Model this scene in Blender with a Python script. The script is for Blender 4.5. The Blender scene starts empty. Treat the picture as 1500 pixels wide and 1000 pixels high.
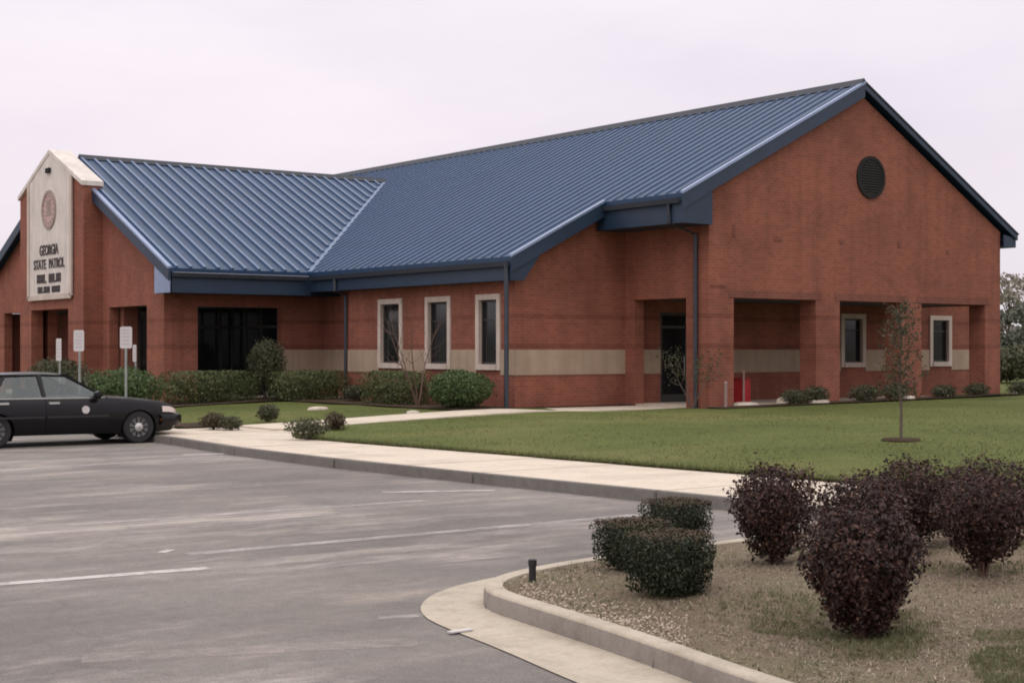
import bpy, bmesh, math, random
from mathutils import Vector, noise
R = math.radians
scene = bpy.context.scene
col = scene.collection
# ------------------------------------------------------------------ camera numbers
FPX, HOR, ZC = 2226.0, 512.0, 1.9
S_, C_ = math.sin(R(53)), math.cos(R(53))          # world X runs along the gable fronts, Y along the long wall

def G(px, py, z=0.0):
    """ground point seen at a photo pixel, on the level z"""
    d = FPX*(ZC-z)/(py-HOR); x = (px-750)/FPX*d
    return Vector((x*S_+d*C_, -x*C_+d*S_, z))
def PY(px, py, Y):
    a = (px-750)/FPX; den = S_-a*C_; X = Y*(a*S_+C_)/den; d = Y/den
    return X, ZC+(HOR-py)/FPX*d
def PX(px, py, X):
    a = (px-750)/FPX; num = a*S_+C_; Y = X*(S_-a*C_)/num; d = X/num
    return Y, ZC+(HOR-py)/FPX*d

# ------------------------------------------------------------------ mesh helpers
ORG = {}
class MB:
    def __init__(s): s.v=[]; s.f=[]
    def add(s, vs, fs):
        b=len(s.v); s.v+= [tuple(v) for v in vs]; s.f+=[tuple(i+b for i in f) for f in fs]; return s
    def box(s, x0,x1,y0,y1,z0,z1):
        return s.add([(x0,y0,z0),(x1,y0,z0),(x1,y1,z0),(x0,y1,z0),(x0,y0,z1),(x1,y0,z1),(x1,y1,z1),(x0,y1,z1)],
            [(3,2,1,0),(4,5,6,7),(0,1,5,4),(1,2,6,5),(2,3,7,6),(3,0,4,7)])
    def prism(s, poly, off):
        """poly: list of 3d points (planar), off: vector"""
        n=len(poly); o=Vector(off); p=[Vector(q) for q in poly]
        return s.add(p+[q+o for q in p], [tuple(range(n-1,-1,-1)), tuple(range(n,2*n))]+[(i,(i+1)%n,n+(i+1)%n,n+i) for i in range(n)])
    def bar(s, a, b, w, h, up=(0,0,1)):
        a=Vector(a); b=Vector(b); d=(b-a).normalized(); u=Vector(up); sd=d.cross(u).normalized(); u=sd.cross(d).normalized()
        vs=[]
        for p in (a,b):
            for i,j in ((-1,-1),(1,-1),(1,1),(-1,1)): vs.append(p+sd*i*w/2+u*j*h/2)
        return s.add(vs,[(0,1,2,3),(7,6,5,4),(0,4,5,1),(1,5,6,2),(2,6,7,3),(3,7,4,0)])
    def tube(s, pts, rad, n=8, caps=True):
        pts=[Vector(p) for p in pts]; b=len(s.v)
        if not isinstance(rad,(list,tuple)): rad=[rad]*len(pts)
        for i,p in enumerate(pts):
            d=(pts[min(i+1,len(pts)-1)]-pts[max(i-1,0)]).normalized()
            u=Vector((1,0,0)) if abs(d.x)<.8 else Vector((0,1,0))
            a=d.cross(u).normalized(); c=d.cross(a)
            for k in range(n):
                t=2*math.pi*k/n; s.v.append(tuple(p+(a*math.cos(t)+c*math.sin(t))*rad[i]))
        for i in range(len(pts)-1):
            for k in range(n): s.f.append((b+i*n+k,b+i*n+(k+1)%n,b+(i+1)*n+(k+1)%n,b+(i+1)*n+k))
        if caps:
            s.f.append(tuple(b+k for k in range(n-1,-1,-1))); s.f.append(tuple(b+(len(pts)-1)*n+k for k in range(n)))
        return s
    def lathe(s, prof, c, axis='Z', n=24, caps=True):
        """prof: (r, h) pairs"""
        c=Vector(c); b=len(s.v)
        for r,h in prof:
            for k in range(n):
                t=2*math.pi*k/n; x,y=r*math.cos(t),r*math.sin(t)
                v={'Z':(x,y,h),'Y':(x,h,y),'X':(h,x,y)}[axis]; s.v.append(tuple(c+Vector(v)))
        m=len(prof)
        for i in range(m-1):
            for k in range(n): s.f.append((b+i*n+k,b+i*n+(k+1)%n,b+(i+1)*n+(k+1)%n,b+(i+1)*n+k))
        if caps:
            s.f.append(tuple(b+k for k in range(n))); s.f.append(tuple(b+(m-1)*n+k for k in range(n-1,-1,-1)))
        return s
    def wall(s, axis, p, t, u0,u1,z0,z1, ops=()):
        """wall panel with rectangular openings. axis 'Y': plane y=p..p+t, u = x; axis 'X': plane x=p..p+t, u = y. ops (u0,u1,z0,z1)"""
        us=sorted({u0,u1}|{min(max(a,u0),u1) for o in ops for a in o[:2]}); zs=sorted({z0,z1}|{min(max(a,z0),z1) for o in ops for a in o[2:]})
        def solid(i,j):
            if i<0 or j<0 or i>=len(us)-1 or j>=len(zs)-1: return False
            u=(us[i]+us[i+1])/2; z=(zs[j]+zs[j+1])/2
            return not any(o[0]<u<o[1] and o[2]<z<o[3] for o in ops)
        P=(lambda u,d,z:(u,p+d,z)) if axis=='Y' else (lambda u,d,z:(p+d,u,z))
        for i in range(len(us)-1):
            for j in range(len(zs)-1):
                if not solid(i,j): continue
                a,b,c,d=us[i],us[i+1],zs[j],zs[j+1]
                for dd in (0,t): s.add([P(a,dd,c),P(b,dd,c),P(b,dd,d),P(a,dd,d)],[(0,1,2,3)])
                if not solid(i-1,j): s.add([P(a,0,c),P(a,t,c),P(a,t,d),P(a,0,d)],[(0,1,2,3)])
                if not solid(i+1,j): s.add([P(b,0,c),P(b,t,c),P(b,t,d),P(b,0,d)],[(0,1,2,3)])
                if not solid(i,j-1): s.add([P(a,0,c),P(b,0,c),P(b,t,c),P(a,t,c)],[(0,1,2,3)])
                if not solid(i,j+1): s.add([P(a,0,d),P(b,0,d),P(b,t,d),P(a,t,d)],[(0,1,2,3)])
        return s
    def build(s, name, mat, parent=None, loc=None, smooth=None, weld=True, bevel=0, world=True):
        """verts are world coordinates (world=True) and made relative to the thing's base"""
        o0=Vector((0,0,0))
        if parent is not None: o0=ORG[parent.name]
        elif loc is not None: o0=Vector(loc)
        me=bpy.data.meshes.new(name)
        bm=bmesh.new()
        vs=[bm.verts.new((Vector(v)-o0) if world else v) for v in s.v]
        for f in s.f:
            try: bm.faces.new([vs[i] for i in f])
            except ValueError: pass
        if weld:
            bmesh.ops.remove_doubles(bm, verts=bm.verts, dist=1e-4)
            bmesh.ops.recalc_face_normals(bm, faces=bm.faces)
            ng=[f for f in bm.faces if len(f.verts)>4]
            if ng: bmesh.ops.triangulate(bm, faces=ng)
        if bevel:
            es=[e for e in bm.edges if len(e.link_faces)==2 and e.calc_face_angle(0)>.6]
            bmesh.ops.bevel(bm, geom=es, offset=bevel, segments=2, affect='EDGES', clamp_overlap=True)
        if smooth:
            for f in bm.faces: f.smooth=True
            for e in bm.edges:
                if len(e.link_faces)!=2 or e.calc_face_angle(0)>smooth: e.smooth=False
        bm.to_mesh(me); bm.free()
        o=bpy.data.objects.new(name, me); col.objects.link(o)
        if mat: me.materials.append(mat)
        if parent is not None: o.parent=parent
        elif loc is not None: o.location=loc
        ORG[o.name]=o0
        return o

def tag(o, label=None, cat=None, group=None, kind=None):
    if label: o['label']=label
    if cat: o['category']=cat
    if group: o['group']=group
    if kind: o['kind']=kind
    return o
def thing(name, loc, label, cat, group=None):
    o=bpy.data.objects.new(name,None); col.objects.link(o); o.location=loc; o.empty_display_size=.3
    ORG[o.name]=Vector(loc)
    return tag(o,label,cat,group)

# ------------------------------------------------------------------ materials
def newmat(name):
    m=bpy.data.materials.new(name); m.use_nodes=True; nt=m.node_tree
    return m, nt, nt.nodes, nt.links, nt.nodes['Principled BSDF']
def N(ns, t, **kw):
    n=ns.new(t)
    for k,v in kw.items():
        if k.startswith('i_'):
            key=k[2:]; n.inputs[int(key) if key.isdigit() else key.replace('_',' ')].default_value=v
        else: setattr(n,k,v)
    return n
def mixc(ns,ls,fac,a,b,blend='MIX'):
    m=ns.new('ShaderNodeMix'); m.data_type='RGBA'; m.blend_type=blend
    for idx,v in ((0,fac),(6,a),(7,b)):
        if hasattr(v,'type') and hasattr(v,'links'): ls.new(v,m.inputs[idx])
        else: m.inputs[idx].default_value = v if idx==0 else (*v,1)
    return m.outputs[2]
def ramp(ns,ls,fac,stops):
    r=ns.new('ShaderNodeValToRGB'); e=r.color_ramp.elements
    while len(e)<len(stops): e.new(.5)
    for el,(p,c) in zip(e,stops): el.position=p; el.color=(*c,1) if len(c)==3 else c
    ls.new(fac,r.inputs[0]); return r.outputs[0]
def tex(ns,ls,vec,scale,detail=4,rough=.55):
    t=N(ns,'ShaderNodeTexNoise'); t.inputs['Scale'].default_value=scale; t.inputs['Detail'].default_value=detail; t.inputs['Roughness'].default_value=rough
    ls.new(vec,t.inputs['Vector']); return t.outputs[0]
def pos(ns): return ns.new('ShaderNodeNewGeometry').outputs['Position']
def scaled(ns,ls,vec,s):
    m=N(ns,'ShaderNodeVectorMath',operation='MULTIPLY'); ls.new(vec,m.inputs[0]); m.inputs[1].default_value=s; return m.outputs[0]
def bump(ns,ls,h,bs,strength=.3,dist=.02):
    b=ns.new('ShaderNodeBump'); b.inputs['Strength'].default_value=strength; b.inputs['Distance'].default_value=dist
    ls.new(h,b.inputs['Height']); ls.new(b.outputs[0],bs.inputs['Normal'])

def mat_plain(name, c, rough=.6, metal=0, var=.12, scale=3, spec=.5, coat=0):
    m,nt,ns,ls,bs=newmat(name)
    n=tex(ns,ls,pos(ns),scale,5)
    a=tuple(x*(1-var) for x in c); b=tuple(min(1,x*(1+var)) for x in c)
    ls.new(ramp(ns,ls,n,[(.3,a),(.7,b)]),bs.inputs['Base Color'])
    bs.inputs['Roughness'].default_value=rough; bs.inputs['Metallic'].default_value=metal
    bs.inputs['Specular IOR Level'].default_value=spec; bs.inputs['Coat Weight'].default_value=coat
    return m

def mat_brick(name, c1, c2, mortar, courses=True):
    m,nt,ns,ls,bs=newmat(name)
    p=pos(ns); sp=ns.new('ShaderNodeSeparateXYZ'); ls.new(p,sp.inputs[0])
    ad=N(ns,'ShaderNodeMath',operation='ADD'); ls.new(sp.outputs[0],ad.inputs[0]); ls.new(sp.outputs[1],ad.inputs[1])
    cb=ns.new('ShaderNodeCombineXYZ'); ls.new(ad.outputs[0],cb.inputs[0]); ls.new(sp.outputs[2],cb.inputs[1])
    bt=ns.new('ShaderNodeTexBrick'); ls.new(cb.outputs[0],bt.inputs['Vector'])
    bt.inputs['Scale'].default_value=1; bt.inputs['Brick Width'].default_value=.21; bt.inputs['Row Height'].default_value=.075
    bt.inputs['Mortar Size'].default_value=.008; bt.inputs['Mortar Smooth'].default_value=.3; bt.inputs['Bias'].default_value=-.1
    bt.inputs['Color1'].default_value=(*c1,1); bt.inputs['Color2'].default_value=(*c2,1); bt.inputs['Mortar'].default_value=(*mortar,1)
    n=tex(ns,ls,p,.7,5,.6)
    cc=mixc(ns,ls,.55,bt.outputs[0],ramp(ns,ls,n,[(.3,(.6,.56,.52)),(.5,(.95,.95,.95)),(.7,(1.25,1.2,1.1))]),'MULTIPLY')
    # faint vertical weather streaks
    st=tex(ns,ls,scaled(ns,ls,p,(2.2,2.2,.12)),1.5,4,.6)
    cc=mixc(ns,ls,.4,cc,ramp(ns,ls,st,[(.35,(.72,.7,.68)),(.6,(1.05,1.05,1.05))]),'MULTIPLY')
    if courses:   # two darker brick courses round the building
        tot=None
        for zz in (1.99,2.78):
            d=N(ns,'ShaderNodeMath',operation='SUBTRACT'); ls.new(sp.outputs[2],d.inputs[0]); d.inputs[1].default_value=zz
            a=N(ns,'ShaderNodeMath',operation='ABSOLUTE'); ls.new(d.outputs[0],a.inputs[0])
            l=N(ns,'ShaderNodeMath',operation='LESS_THAN'); ls.new(a.outputs[0],l.inputs[0]); l.inputs[1].default_value=.065
            if tot is None: tot=l.outputs[0]
            else:
                x=N(ns,'ShaderNodeMath',operation='MAXIMUM'); ls.new(tot,x.inputs[0]); ls.new(l.outputs[0],x.inputs[1]); tot=x.outputs[0]
        cc=mixc(ns,ls,tot,cc,mixc(ns,ls,1.0,cc,(.80,.76,.76),'MULTIPLY'))
    ls.new(cc,bs.inputs['Base Color']); bs.inputs['Roughness'].default_value=.85; bs.inputs['Specular IOR Level'].default_value=.25
    bump(ns,ls,bt.outputs[1],bs,-.25,.01)
    return m

def mat_leaf(name, stops, rough=.55, trans=.15):
    m,nt,ns,ls,bs=newmat(name)
    g=ns.new('ShaderNodeNewGeometry')
    n=tex(ns,ls,g.outputs['Position'],5,3)
    mx=N(ns,'ShaderNodeMath',operation='MULTIPLY_ADD'); ls.new(g.outputs['Random Per Island'],mx.inputs[0]); mx.inputs[1].default_value=.6
    sb=N(ns,'ShaderNodeMath',operation='MULTIPLY'); ls.new(n,sb.inputs[0]); sb.inputs[1].default_value=.42; ls.new(sb.outputs[0],mx.inputs[2])
    c=ramp(ns,ls,mx.outputs[0],stops)
    ls.new(c,bs.inputs['Base Color']); bs.inputs['Roughness'].default_value=rough; bs.inputs['Specular IOR Level'].default_value=.3
    tr=ns.new('ShaderNodeBsdfTranslucent'); ls.new(c,tr.inputs[0])
    mix=ns.new('ShaderNodeMixShader'); mix.inputs[0].default_value=trans
    ls.new(bs.outputs[0],mix.inputs[1]); ls.new(tr.outputs[0],mix.inputs[2]); ls.new(mix.outputs[0],ns['Material Output'].inputs[0])
    return m

M={}
M['brick']=mat_brick('brick',(.268,.085,.052),(.210,.064,.042),(.235,.13,.098))
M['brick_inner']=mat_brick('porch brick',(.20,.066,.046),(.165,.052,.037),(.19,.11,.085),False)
def mat_stone(name,c):
    m,nt,ns,ls,bs=newmat(name); p=pos(ns)
    n=tex(ns,ls,p,1.3,6,.65); n2=tex(ns,ls,scaled(ns,ls,p,(3,3,.2)),2,4)
    cc=ramp(ns,ls,n,[(.3,tuple(x*.85 for x in c)),(.7,tuple(x*1.1 for x in c))])
    cc=mixc(ns,ls,.5,cc,ramp(ns,ls,n2,[(.35,(.8,.78,.74)),(.6,(1.03,1.03,1.03))]),'MULTIPLY')
    ls.new(cc,bs.inputs['Base Color']); bs.inputs['Roughness'].default_value=.8
    bump(ns,ls,tex(ns,ls,p,30,3),bs,.1,.01)
    return m
M['stone']=mat_stone('tan block',(.36,.265,.19))
M['cream']=mat_stone('cream render',(.63,.57,.52))
M['trimcream']=mat_stone('cream window stone',(.52,.43,.37))
M['roof']=mat_plain('blue seamed roof metal',(.012,.038,.090),.46,.05,.14,1.2,.38)
M['rib']=mat_plain('blue seam metal',(.085,.135,.235),.36,.2,.08,2)
M['fascia']=mat_plain('dark blue fascia paint',(.011,.027,.056),.5,0,.15,2)
M['trim']=mat_plain('pale blue rake flashing',(.22,.28,.42),.3,.4,.1,3)
M['ridge']=mat_plain('dark ridge cap',(.018,.022,.032),.6,0,.15,3)
M['soffit']=mat_plain('blue grey soffit',(.045,.055,.075),.7)
M['pipe']=mat_plain('dark downpipe metal',(.035,.04,.055),.5,.1)
M['pipe_tan']=mat_plain('grey downpipe metal',(.20,.155,.145),.5,.1)
M['glass']=mat_plain('dark window glass',(.012,.013,.014),.08,0,.2,1.5,.6)
M['sash']=mat_plain('dark bronze sash',(.03,.027,.025),.5)
M['vent']=mat_plain('dark louvre paint',(.022,.020,.020),.8,0,.1,3,.15)
M['letters']=mat_plain('dark lettering',(.035,.022,.02),.5)
M['seal']=mat_plain('dull rose seal',(.46,.30,.28),.6,0,.12,9)
M['sealring']=mat_plain('brown seal ring',(.29,.22,.19),.6)
M['post']=mat_plain('galvanised steel',(.27,.29,.27),.45,.4)
M['signwhite']=mat_plain('white sign face',(.53,.49,.48),.45,0,.05)
M['signgrey']=mat_plain('grey sign print',(.42,.40,.41),.5)
M['black']=mat_plain('black plastic',(.012,.011,.011),.5)
M['red']=mat_plain('red paint',(.30,.010,.014),.45,0,.1,5)
M['paleplaster']=mat_plain('pale pole',(.27,.18,.155),.5)
M['stonepale']=mat_plain('pale edging stone',(.48,.41,.34),.85,0,.2,8)
M['gravelbeige']=mat_plain('beige gravel',(.40,.32,.25),.9,0,.35,30)
M['bark']=mat_plain('grey brown bark',(.10,.075,.06),.9,0,.3,20)
M['barkred']=mat_plain('red brown bark',(.13,.075,.055),.8,0,.3,20)

def mat_asphalt():
    m,nt,ns,ls,bs=newmat('worn asphalt'); p=pos(ns)
    f=tex(ns,ls,p,60,4,.8); mid=tex(ns,ls,p,9,6,.7); big=tex(ns,ls,p,.28,6,.6)
    st=tex(ns,ls,scaled(ns,ls,p,(.35,1.3,1)),1.1,6,.62)
    c=ramp(ns,ls,big,[(.3,(.124,.111,.101)),(.52,(.161,.144,.130)),(.72,(.208,.185,.166))])
    c=mixc(ns,ls,.75,c,ramp(ns,ls,st,[(.28,(.74,.74,.76)),(.48,(.98,.98,.98)),(.58,(1.10,1.08,1.06)),(.67,(1.6,1.52,1.44))]),'MULTIPLY')
    st2=tex(ns,ls,scaled(ns,ls,p,(.30,.8,1)),.45,7,.7); st3=tex(ns,ls,scaled(ns,ls,p,(.5,2.6,1)),1.3,5,.7)
    k=N(ns,'ShaderNodeMath',operation='MULTIPLY'); ls.new(ramp(ns,ls,st2,[(.49,(0,0,0)),(.62,(1,1,1))]),k.inputs[0]); ls.new(ramp(ns,ls,st3,[(.34,(0,0,0)),(.56,(.85,.85,.85))]),k.inputs[1])
    c=mixc(ns,ls,k.outputs[0],c,(.37,.325,.29))
    oil=tex(ns,ls,scaled(ns,ls,p,(.6,1,1)),.75,5,.6)
    c=mixc(ns,ls,ramp(ns,ls,oil,[(.62,(0,0,0)),(.74,(.55,.55,.55))]),c,(.095,.085,.08))
    wv=N(ns,'ShaderNodeVectorMath',operation='MULTIPLY_ADD'); nz=ns.new('ShaderNodeTexNoise'); nz.inputs['Scale'].default_value=1.2; ls.new(p,nz.inputs['Vector']); ls.new(nz.outputs['Color'],wv.inputs[0]); wv.inputs[1].default_value=(.9,.9,0); ls.new(p,wv.inputs[2])
    vo=ns.new('ShaderNodeTexVoronoi'); vo.feature='DISTANCE_TO_EDGE'; vo.inputs['Scale'].default_value=.19; ls.new(wv.outputs[0],vo.inputs['Vector'])
    c=mixc(ns,ls,ramp(ns,ls,vo.outputs['Distance'],[(.0,(.22,.22,.22)),(.005,(0,0,0))]),c,(.06,.055,.05))
    c=mixc(ns,ls,.6,c,ramp(ns,ls,mid,[(.3,(.78,.77,.77)),(.7,(1.2,1.2,1.2))]),'MULTIPLY')
    c=mixc(ns,ls,.8,c,ramp(ns,ls,f,[(.3,(.5,.5,.5)),(.5,(1,1,1)),(.72,(1.7,1.65,1.6))]),'MULTIPLY')
    ls.new(c,bs.inputs['Base Color']); bs.inputs['Roughness'].default_value=.8; bs.inputs['Specular IOR Level'].default_value=.3
    bump(ns,ls,f,bs,.35,.01); return m
M['asphalt']=mat_asphalt()
def mat_concrete(name,c,dirt=.5):
    m,nt,ns,ls,bs=newmat(name); p=pos(ns)
    a=tex(ns,ls,p,1.1,7,.65); b=tex(ns,ls,p,40,3,.6); s2=tex(ns,ls,p,6,5,.7)
    cc=ramp(ns,ls,a,[(.28,tuple(x*.74 for x in c)),(.5,c),(.75,tuple(min(.8,x*1.1) for x in c))])
    cc=mixc(ns,ls,dirt,cc,ramp(ns,ls,s2,[(.3,(.72,.68,.62)),(.55,(1.02,1.02,1.02))]),'MULTIPLY')
    cc=mixc(ns,ls,.35,cc,ramp(ns,ls,b,[(.35,(.75,.75,.75)),(.65,(1.15,1.15,1.15))]),'MULTIPLY')
    ls.new(cc,bs.inputs['Base Color']); bs.inputs['Roughness'].default_value=.85
    bump(ns,ls,b,bs,.15,.01); return m
M['walk']=mat_concrete('pale concrete',(.56,.475,.38),.35)
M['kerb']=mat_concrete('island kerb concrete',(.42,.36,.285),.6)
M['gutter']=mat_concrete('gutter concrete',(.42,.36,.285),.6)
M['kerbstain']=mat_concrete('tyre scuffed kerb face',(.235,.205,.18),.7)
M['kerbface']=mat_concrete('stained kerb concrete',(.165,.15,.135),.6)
def mat_grass(name, c, dry, amt=.5):
    m,nt,ns,ls,bs=newmat(name); p=pos(ns)
    a=tex(ns,ls,p,.22,6,.6); b=tex(ns,ls,scaled(ns,ls,p,(1,1,1)),2.4,6,.7); f=tex(ns,ls,p,38,4,.75)
    cc=ramp(ns,ls,a,[(.28,tuple(x*.72 for x in c)),(.5,c),(.7,dry)])
    cc=mixc(ns,ls,amt,cc,ramp(ns,ls,b,[(.3,(.68,.74,.62)),(.5,(1,1,1)),(.72,(1.35,1.22,1.2))]),'MULTIPLY')
    cc=mixc(ns,ls,.6,cc,ramp(ns,ls,f,[(.3,(.5,.52,.45)),(.5,(1,1,1)),(.7,(1.5,1.45,1.4))]),'MULTIPLY')
    ls.new(cc,bs.inputs['Base Color']); bs.inputs['Roughness'].default_value=.9; bs.inputs['Specular IOR Level'].default_value=.15
    bump(ns,ls,f,bs,.6,.04); return m
M['lawn']=mat_grass('mown lawn',(.098,.114,.031),(.138,.134,.047))
M['ground']=mat_grass('rough ground',(.075,.085,.03),(.12,.105,.05))
def mat_soil(name,c1,c2,c3):
    m,nt,ns,ls,bs=newmat(name); p=pos(ns)
    a=tex(ns,ls,p,.9,7,.75); f=tex(ns,ls,p,45,5,.75); v=ns.new('ShaderNodeTexVoronoi'); v.inputs['Scale'].default_value=34; ls.new(p,v.inputs['Vector'])
    cc=ramp(ns,ls,a,[(.3,c1),(.5,c2),(.7,c3)])
    cc=mixc(ns,ls,.7,cc,ramp(ns,ls,f,[(.28,(.4,.38,.36)),(.5,(1,1,1)),(.72,(1.6,1.5,1.4))]),'MULTIPLY')
    ls.new(cc,bs.inputs['Base Color']); bs.inputs['Roughness'].default_value=.95; bs.inputs['Specular IOR Level'].default_value=.1
    bump(ns,ls,f,bs,.9,.04); return m
M['islandsoil']=mat_soil('dry island soil',(.165,.118,.088),(.25,.195,.14),(.18,.172,.092))
M['mulch']=mat_soil('brown mulch',(.045,.032,.022),(.075,.052,.036),(.10,.072,.05))
def mat_paint():
    m,nt,ns,ls,bs=newmat('worn stripe paint'); p=pos(ns)
    a=tex(ns,ls,p,2.2,6,.75); f=tex(ns,ls,p,50,3,.7)
    bs.inputs['Base Color'].default_value=(.47,.43,.41,1); bs.inputs['Roughness'].default_value=.8
    ad=N(ns,'ShaderNodeMath',operation='MULTIPLY_ADD'); ls.new(f,ad.inputs[0]); ad.inputs[1].default_value=.35; ls.new(a,ad.inputs[2])
    al=ramp(ns,ls,ad.outputs[0],[(.48,(0,0,0)),(.80,(.70,.70,.70))])
    ls.new(al,bs.inputs['Alpha']); return m
M['paint']=mat_paint()
def mat_paint2():
    m,nt,ns,ls,bs=newmat('fresher stripe paint'); p=pos(ns)
    a=tex(ns,ls,p,2.6,6,.75); f=tex(ns,ls,p,50,3,.7)
    bs.inputs['Base Color'].default_value=(.52,.47,.44,1); bs.inputs['Roughness'].default_value=.8
    ad=N(ns,'ShaderNodeMath',operation='MULTIPLY_ADD'); ls.new(f,ad.inputs[0]); ad.inputs[1].default_value=.3; ls.new(a,ad.inputs[2])
    al=ramp(ns,ls,ad.outputs[0],[(.46,(.1,.1,.1)),(.66,(.9,.9,.9))])
    ls.new(al,bs.inputs['Alpha']); return m
M['paint2']=mat_paint2()
M['paint3']=M['paint'].copy(); M['paint3'].name='smeared stripe paint'
for n_ in M['paint3'].node_tree.nodes:
    if n_.type=='VALTORGB': n_.color_ramp.elements[0].position=.52; n_.color_ramp.elements[1].position=.95; n_.color_ramp.elements[1].color=(.5,.5,.5,1)
for n_ in M['paint3'].node_tree.nodes:
    if n_.type=='TEX_NOISE' and n_.inputs['Scale'].default_value<10: n_.inputs['Scale'].default_value=4.5
    if n_.type=='BSDF_PRINCIPLED': n_.inputs['Base Color'].default_value=(.45,.385,.34,1)
# foliage
M['purple']=mat_leaf('purple leaves',[(.05,(.009,.006,.005)),(.32,(.023,.012,.010)),(.62,(.052,.023,.018)),(.9,(.115,.055,.036)),(1.0,(.17,.10,.055))],.5,.12)
M['box']=mat_leaf('boxwood leaves',[(.1,(.012,.017,.010)),(.5,(.028,.037,.018)),(.86,(.062,.062,.030)),(1.0,(.11,.07,.035))],.5,.1)
M['bronze']=mat_leaf('bronze new growth',[(.1,(.05,.035,.02)),(.9,(.105,.07,.04))],.5,.15)
M['hedge']=mat_leaf('hedge leaves',[(.1,(.034,.042,.016)),(.5,(.092,.108,.042)),(.9,(.18,.195,.085))])
M['bright']=mat_leaf('bright shrub leaves',[(.1,(.026,.042,.015)),(.5,(.066,.104,.034)),(.9,(.125,.165,.06))])
M['dull']=mat_leaf('dull shrub leaves',[(.1,(.026,.030,.015)),(.5,(.072,.074,.038)),(.9,(.135,.13,.07))])
M['olive']=mat_leaf('olive tree leaves',[(.1,(.03,.03,.016)),(.5,(.06,.06,.03)),(.9,(.10,.095,.05))])
M['brownish']=mat_leaf('brown shrub leaves',[(.1,(.035,.025,.015)),(.5,(.075,.055,.033)),(.9,(.13,.105,.06))])
M['far']=mat_leaf('far tree leaves',[(.1,(.05,.058,.042)),(.5,(.095,.105,.075)),(.9,(.17,.175,.13))])
M['farpale']=mat_leaf('pale tree leaves',[(.1,(.14,.125,.095)),(.5,(.25,.225,.175)),(.9,(.38,.35,.28))],.6,.25)
M['straw']=mat_leaf('dry grass straw',[(.1,(.14,.105,.07)),(.40,(.25,.195,.14)),(.70,(.31,.265,.19)),(.95,(.52,.46,.38))],.8,.1)
M['weeds']=mat_leaf('green weeds',[(.1,(.07,.08,.03)),(.5,(.13,.135,.06)),(.9,(.22,.21,.12))],.7,.2)
M['lawnblade']=mat_leaf('lawn blades',[(.1,(.06,.075,.02)),(.5,(.095,.105,.035)),(.9,(.16,.15,.07))],.7,.2)

# ------------------------------------------------------------------ the building
F=.42
RX, RZ = 33.6, 9.38            # main ridge
ML, MR = .5005, .55
XE, XG = 23.45, 26.6          # low eave, gable eave
YG, YL = 28.3, 31.6            # gable front wall, set-back wall
WY, WZ, WE = 50.35, 8.45, 41.6 # wing ridge and eave
MW = (WZ-4.30)/(WY-WE)
WX = 19.1                      # wing gable wall
VX = RX-(RZ-WZ)/ML             # where the wing ridge dies into the main roof
LZ = 3.26                      # lintel height
def zl(X): return RZ-ML*(RX-X)
def zr(X): return RZ-MR*(X-RX)
def zw(Y): return WZ-MW*abs(WY-Y)

bld=thing('brick_building',(30,40,0),'long red brick building with blue seamed metal roof and cream sign tower','building')
def B(mb,name,mat,parent=None,**k): return mb.build(name,M[mat],parent or bld,**k)

# floor slab
mb=MB().box(23.95,43.85,31.65,61.5,.0,F).box(27.75,40.1,28.35,31.65,.0,F-.004).box(19.15,23.95,42.75,57.9,.0,F-.002)
B(mb,'floor_slab','walk')
# --- set-back front wall (Y=31.6)
def window_on(axis, p, u0,u1,z0,z1):
    """u0..z1 is the outside of the cream surround; p the wall face; the building lies on the + side"""
    w=.15; q=.05
    def bx(m,a,b,c,d,e,f):
        return m.box(a,b,p+c,p+d,e,f) if axis=='Y' else m.box(p+c,p+d,a,b,e,f)
    m=MB(); bx(m,u0,u0+w,-q,.09,z0,z1); bx(m,u1-w,u1,-q,.09,z0,z1); bx(m,u0+w,u1-w,-q,.09,z1-w,z1); bx(m,u0+w,u1-w,-q-.03,.12,z0,z0+w)
    win=B(m,'window','trimcream')
    a,b,c,d=u0+w,u1-w,z0+w,z1-w
    m=MB(); t=.055
    bx(m,a,a+t,.06,.13,c,d); bx(m,b-t,b,.06,.13,c,d); bx(m,a+t,b-t,.06,.13,d-t,d); bx(m,a+t,b-t,.06,.13,c,c+t); bx(m,a+t,b-t,.075,.12,(c+d)/2+.3,(c+d)/2+.34)
    B(m,'sash','sash',win)
    m=MB(); bx(m,a,b,.1,.115,c,d); B(m,'pane','glass',win)
    return (u0+w,u1-w,z0+w,z1-w)
front_ops=[]
for a,b in ((36.6,37.76),(40.96,42.1)): front_ops.append((a,b,1.35,3.02))
door_op=(29.03,31.1,F,2.95)
mb=MB().wall('Y',YL,.3,23.9,43.9,.1,3.3,[(a+.02,b-.02,c+.02,d-.02) for a,b,c,d in front_ops]+[door_op])
mb.prism([(23.9,YL,3.301),(28.0,YL,3.301),(28.0,YL,zl(28.0)-.2),(23.9,YL,zl(23.9)-.2)],(0,.3,0))
mb.prism([(40.0,YL,3.301),(43.9,YL,3.301),(43.9,YL,zr(43.9)-.2),(40.0,YL,zr(40.0)-.2)],(0,.3,0))
mb.wall('X',43.6,.3,31.9,61.5,.1,3.6)
mb.wall('Y',61.5,.3,23.9,43.9,.1,3.6)
B(mb,'front_wall','brick')
for o in front_ops: window_on('Y',YL,*o)
# stone band pieces
def band(axis,p,segs,z0=1.23,z1=1.9,q=.025):
    for a,b in segs:
        m=MB()
        if axis=='Y': m.box(a,b,p-q,p+.05,z0,z1)
        else: m.box(p-q,p+.05,a,b,z0,z1)
        B(m,'stone_band','stone',bevel=.006)
band('Y',YL,[(23.9,door_op[0]),(door_op[1],36.6),(37.76,40.96),(42.1,43.9)])
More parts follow.
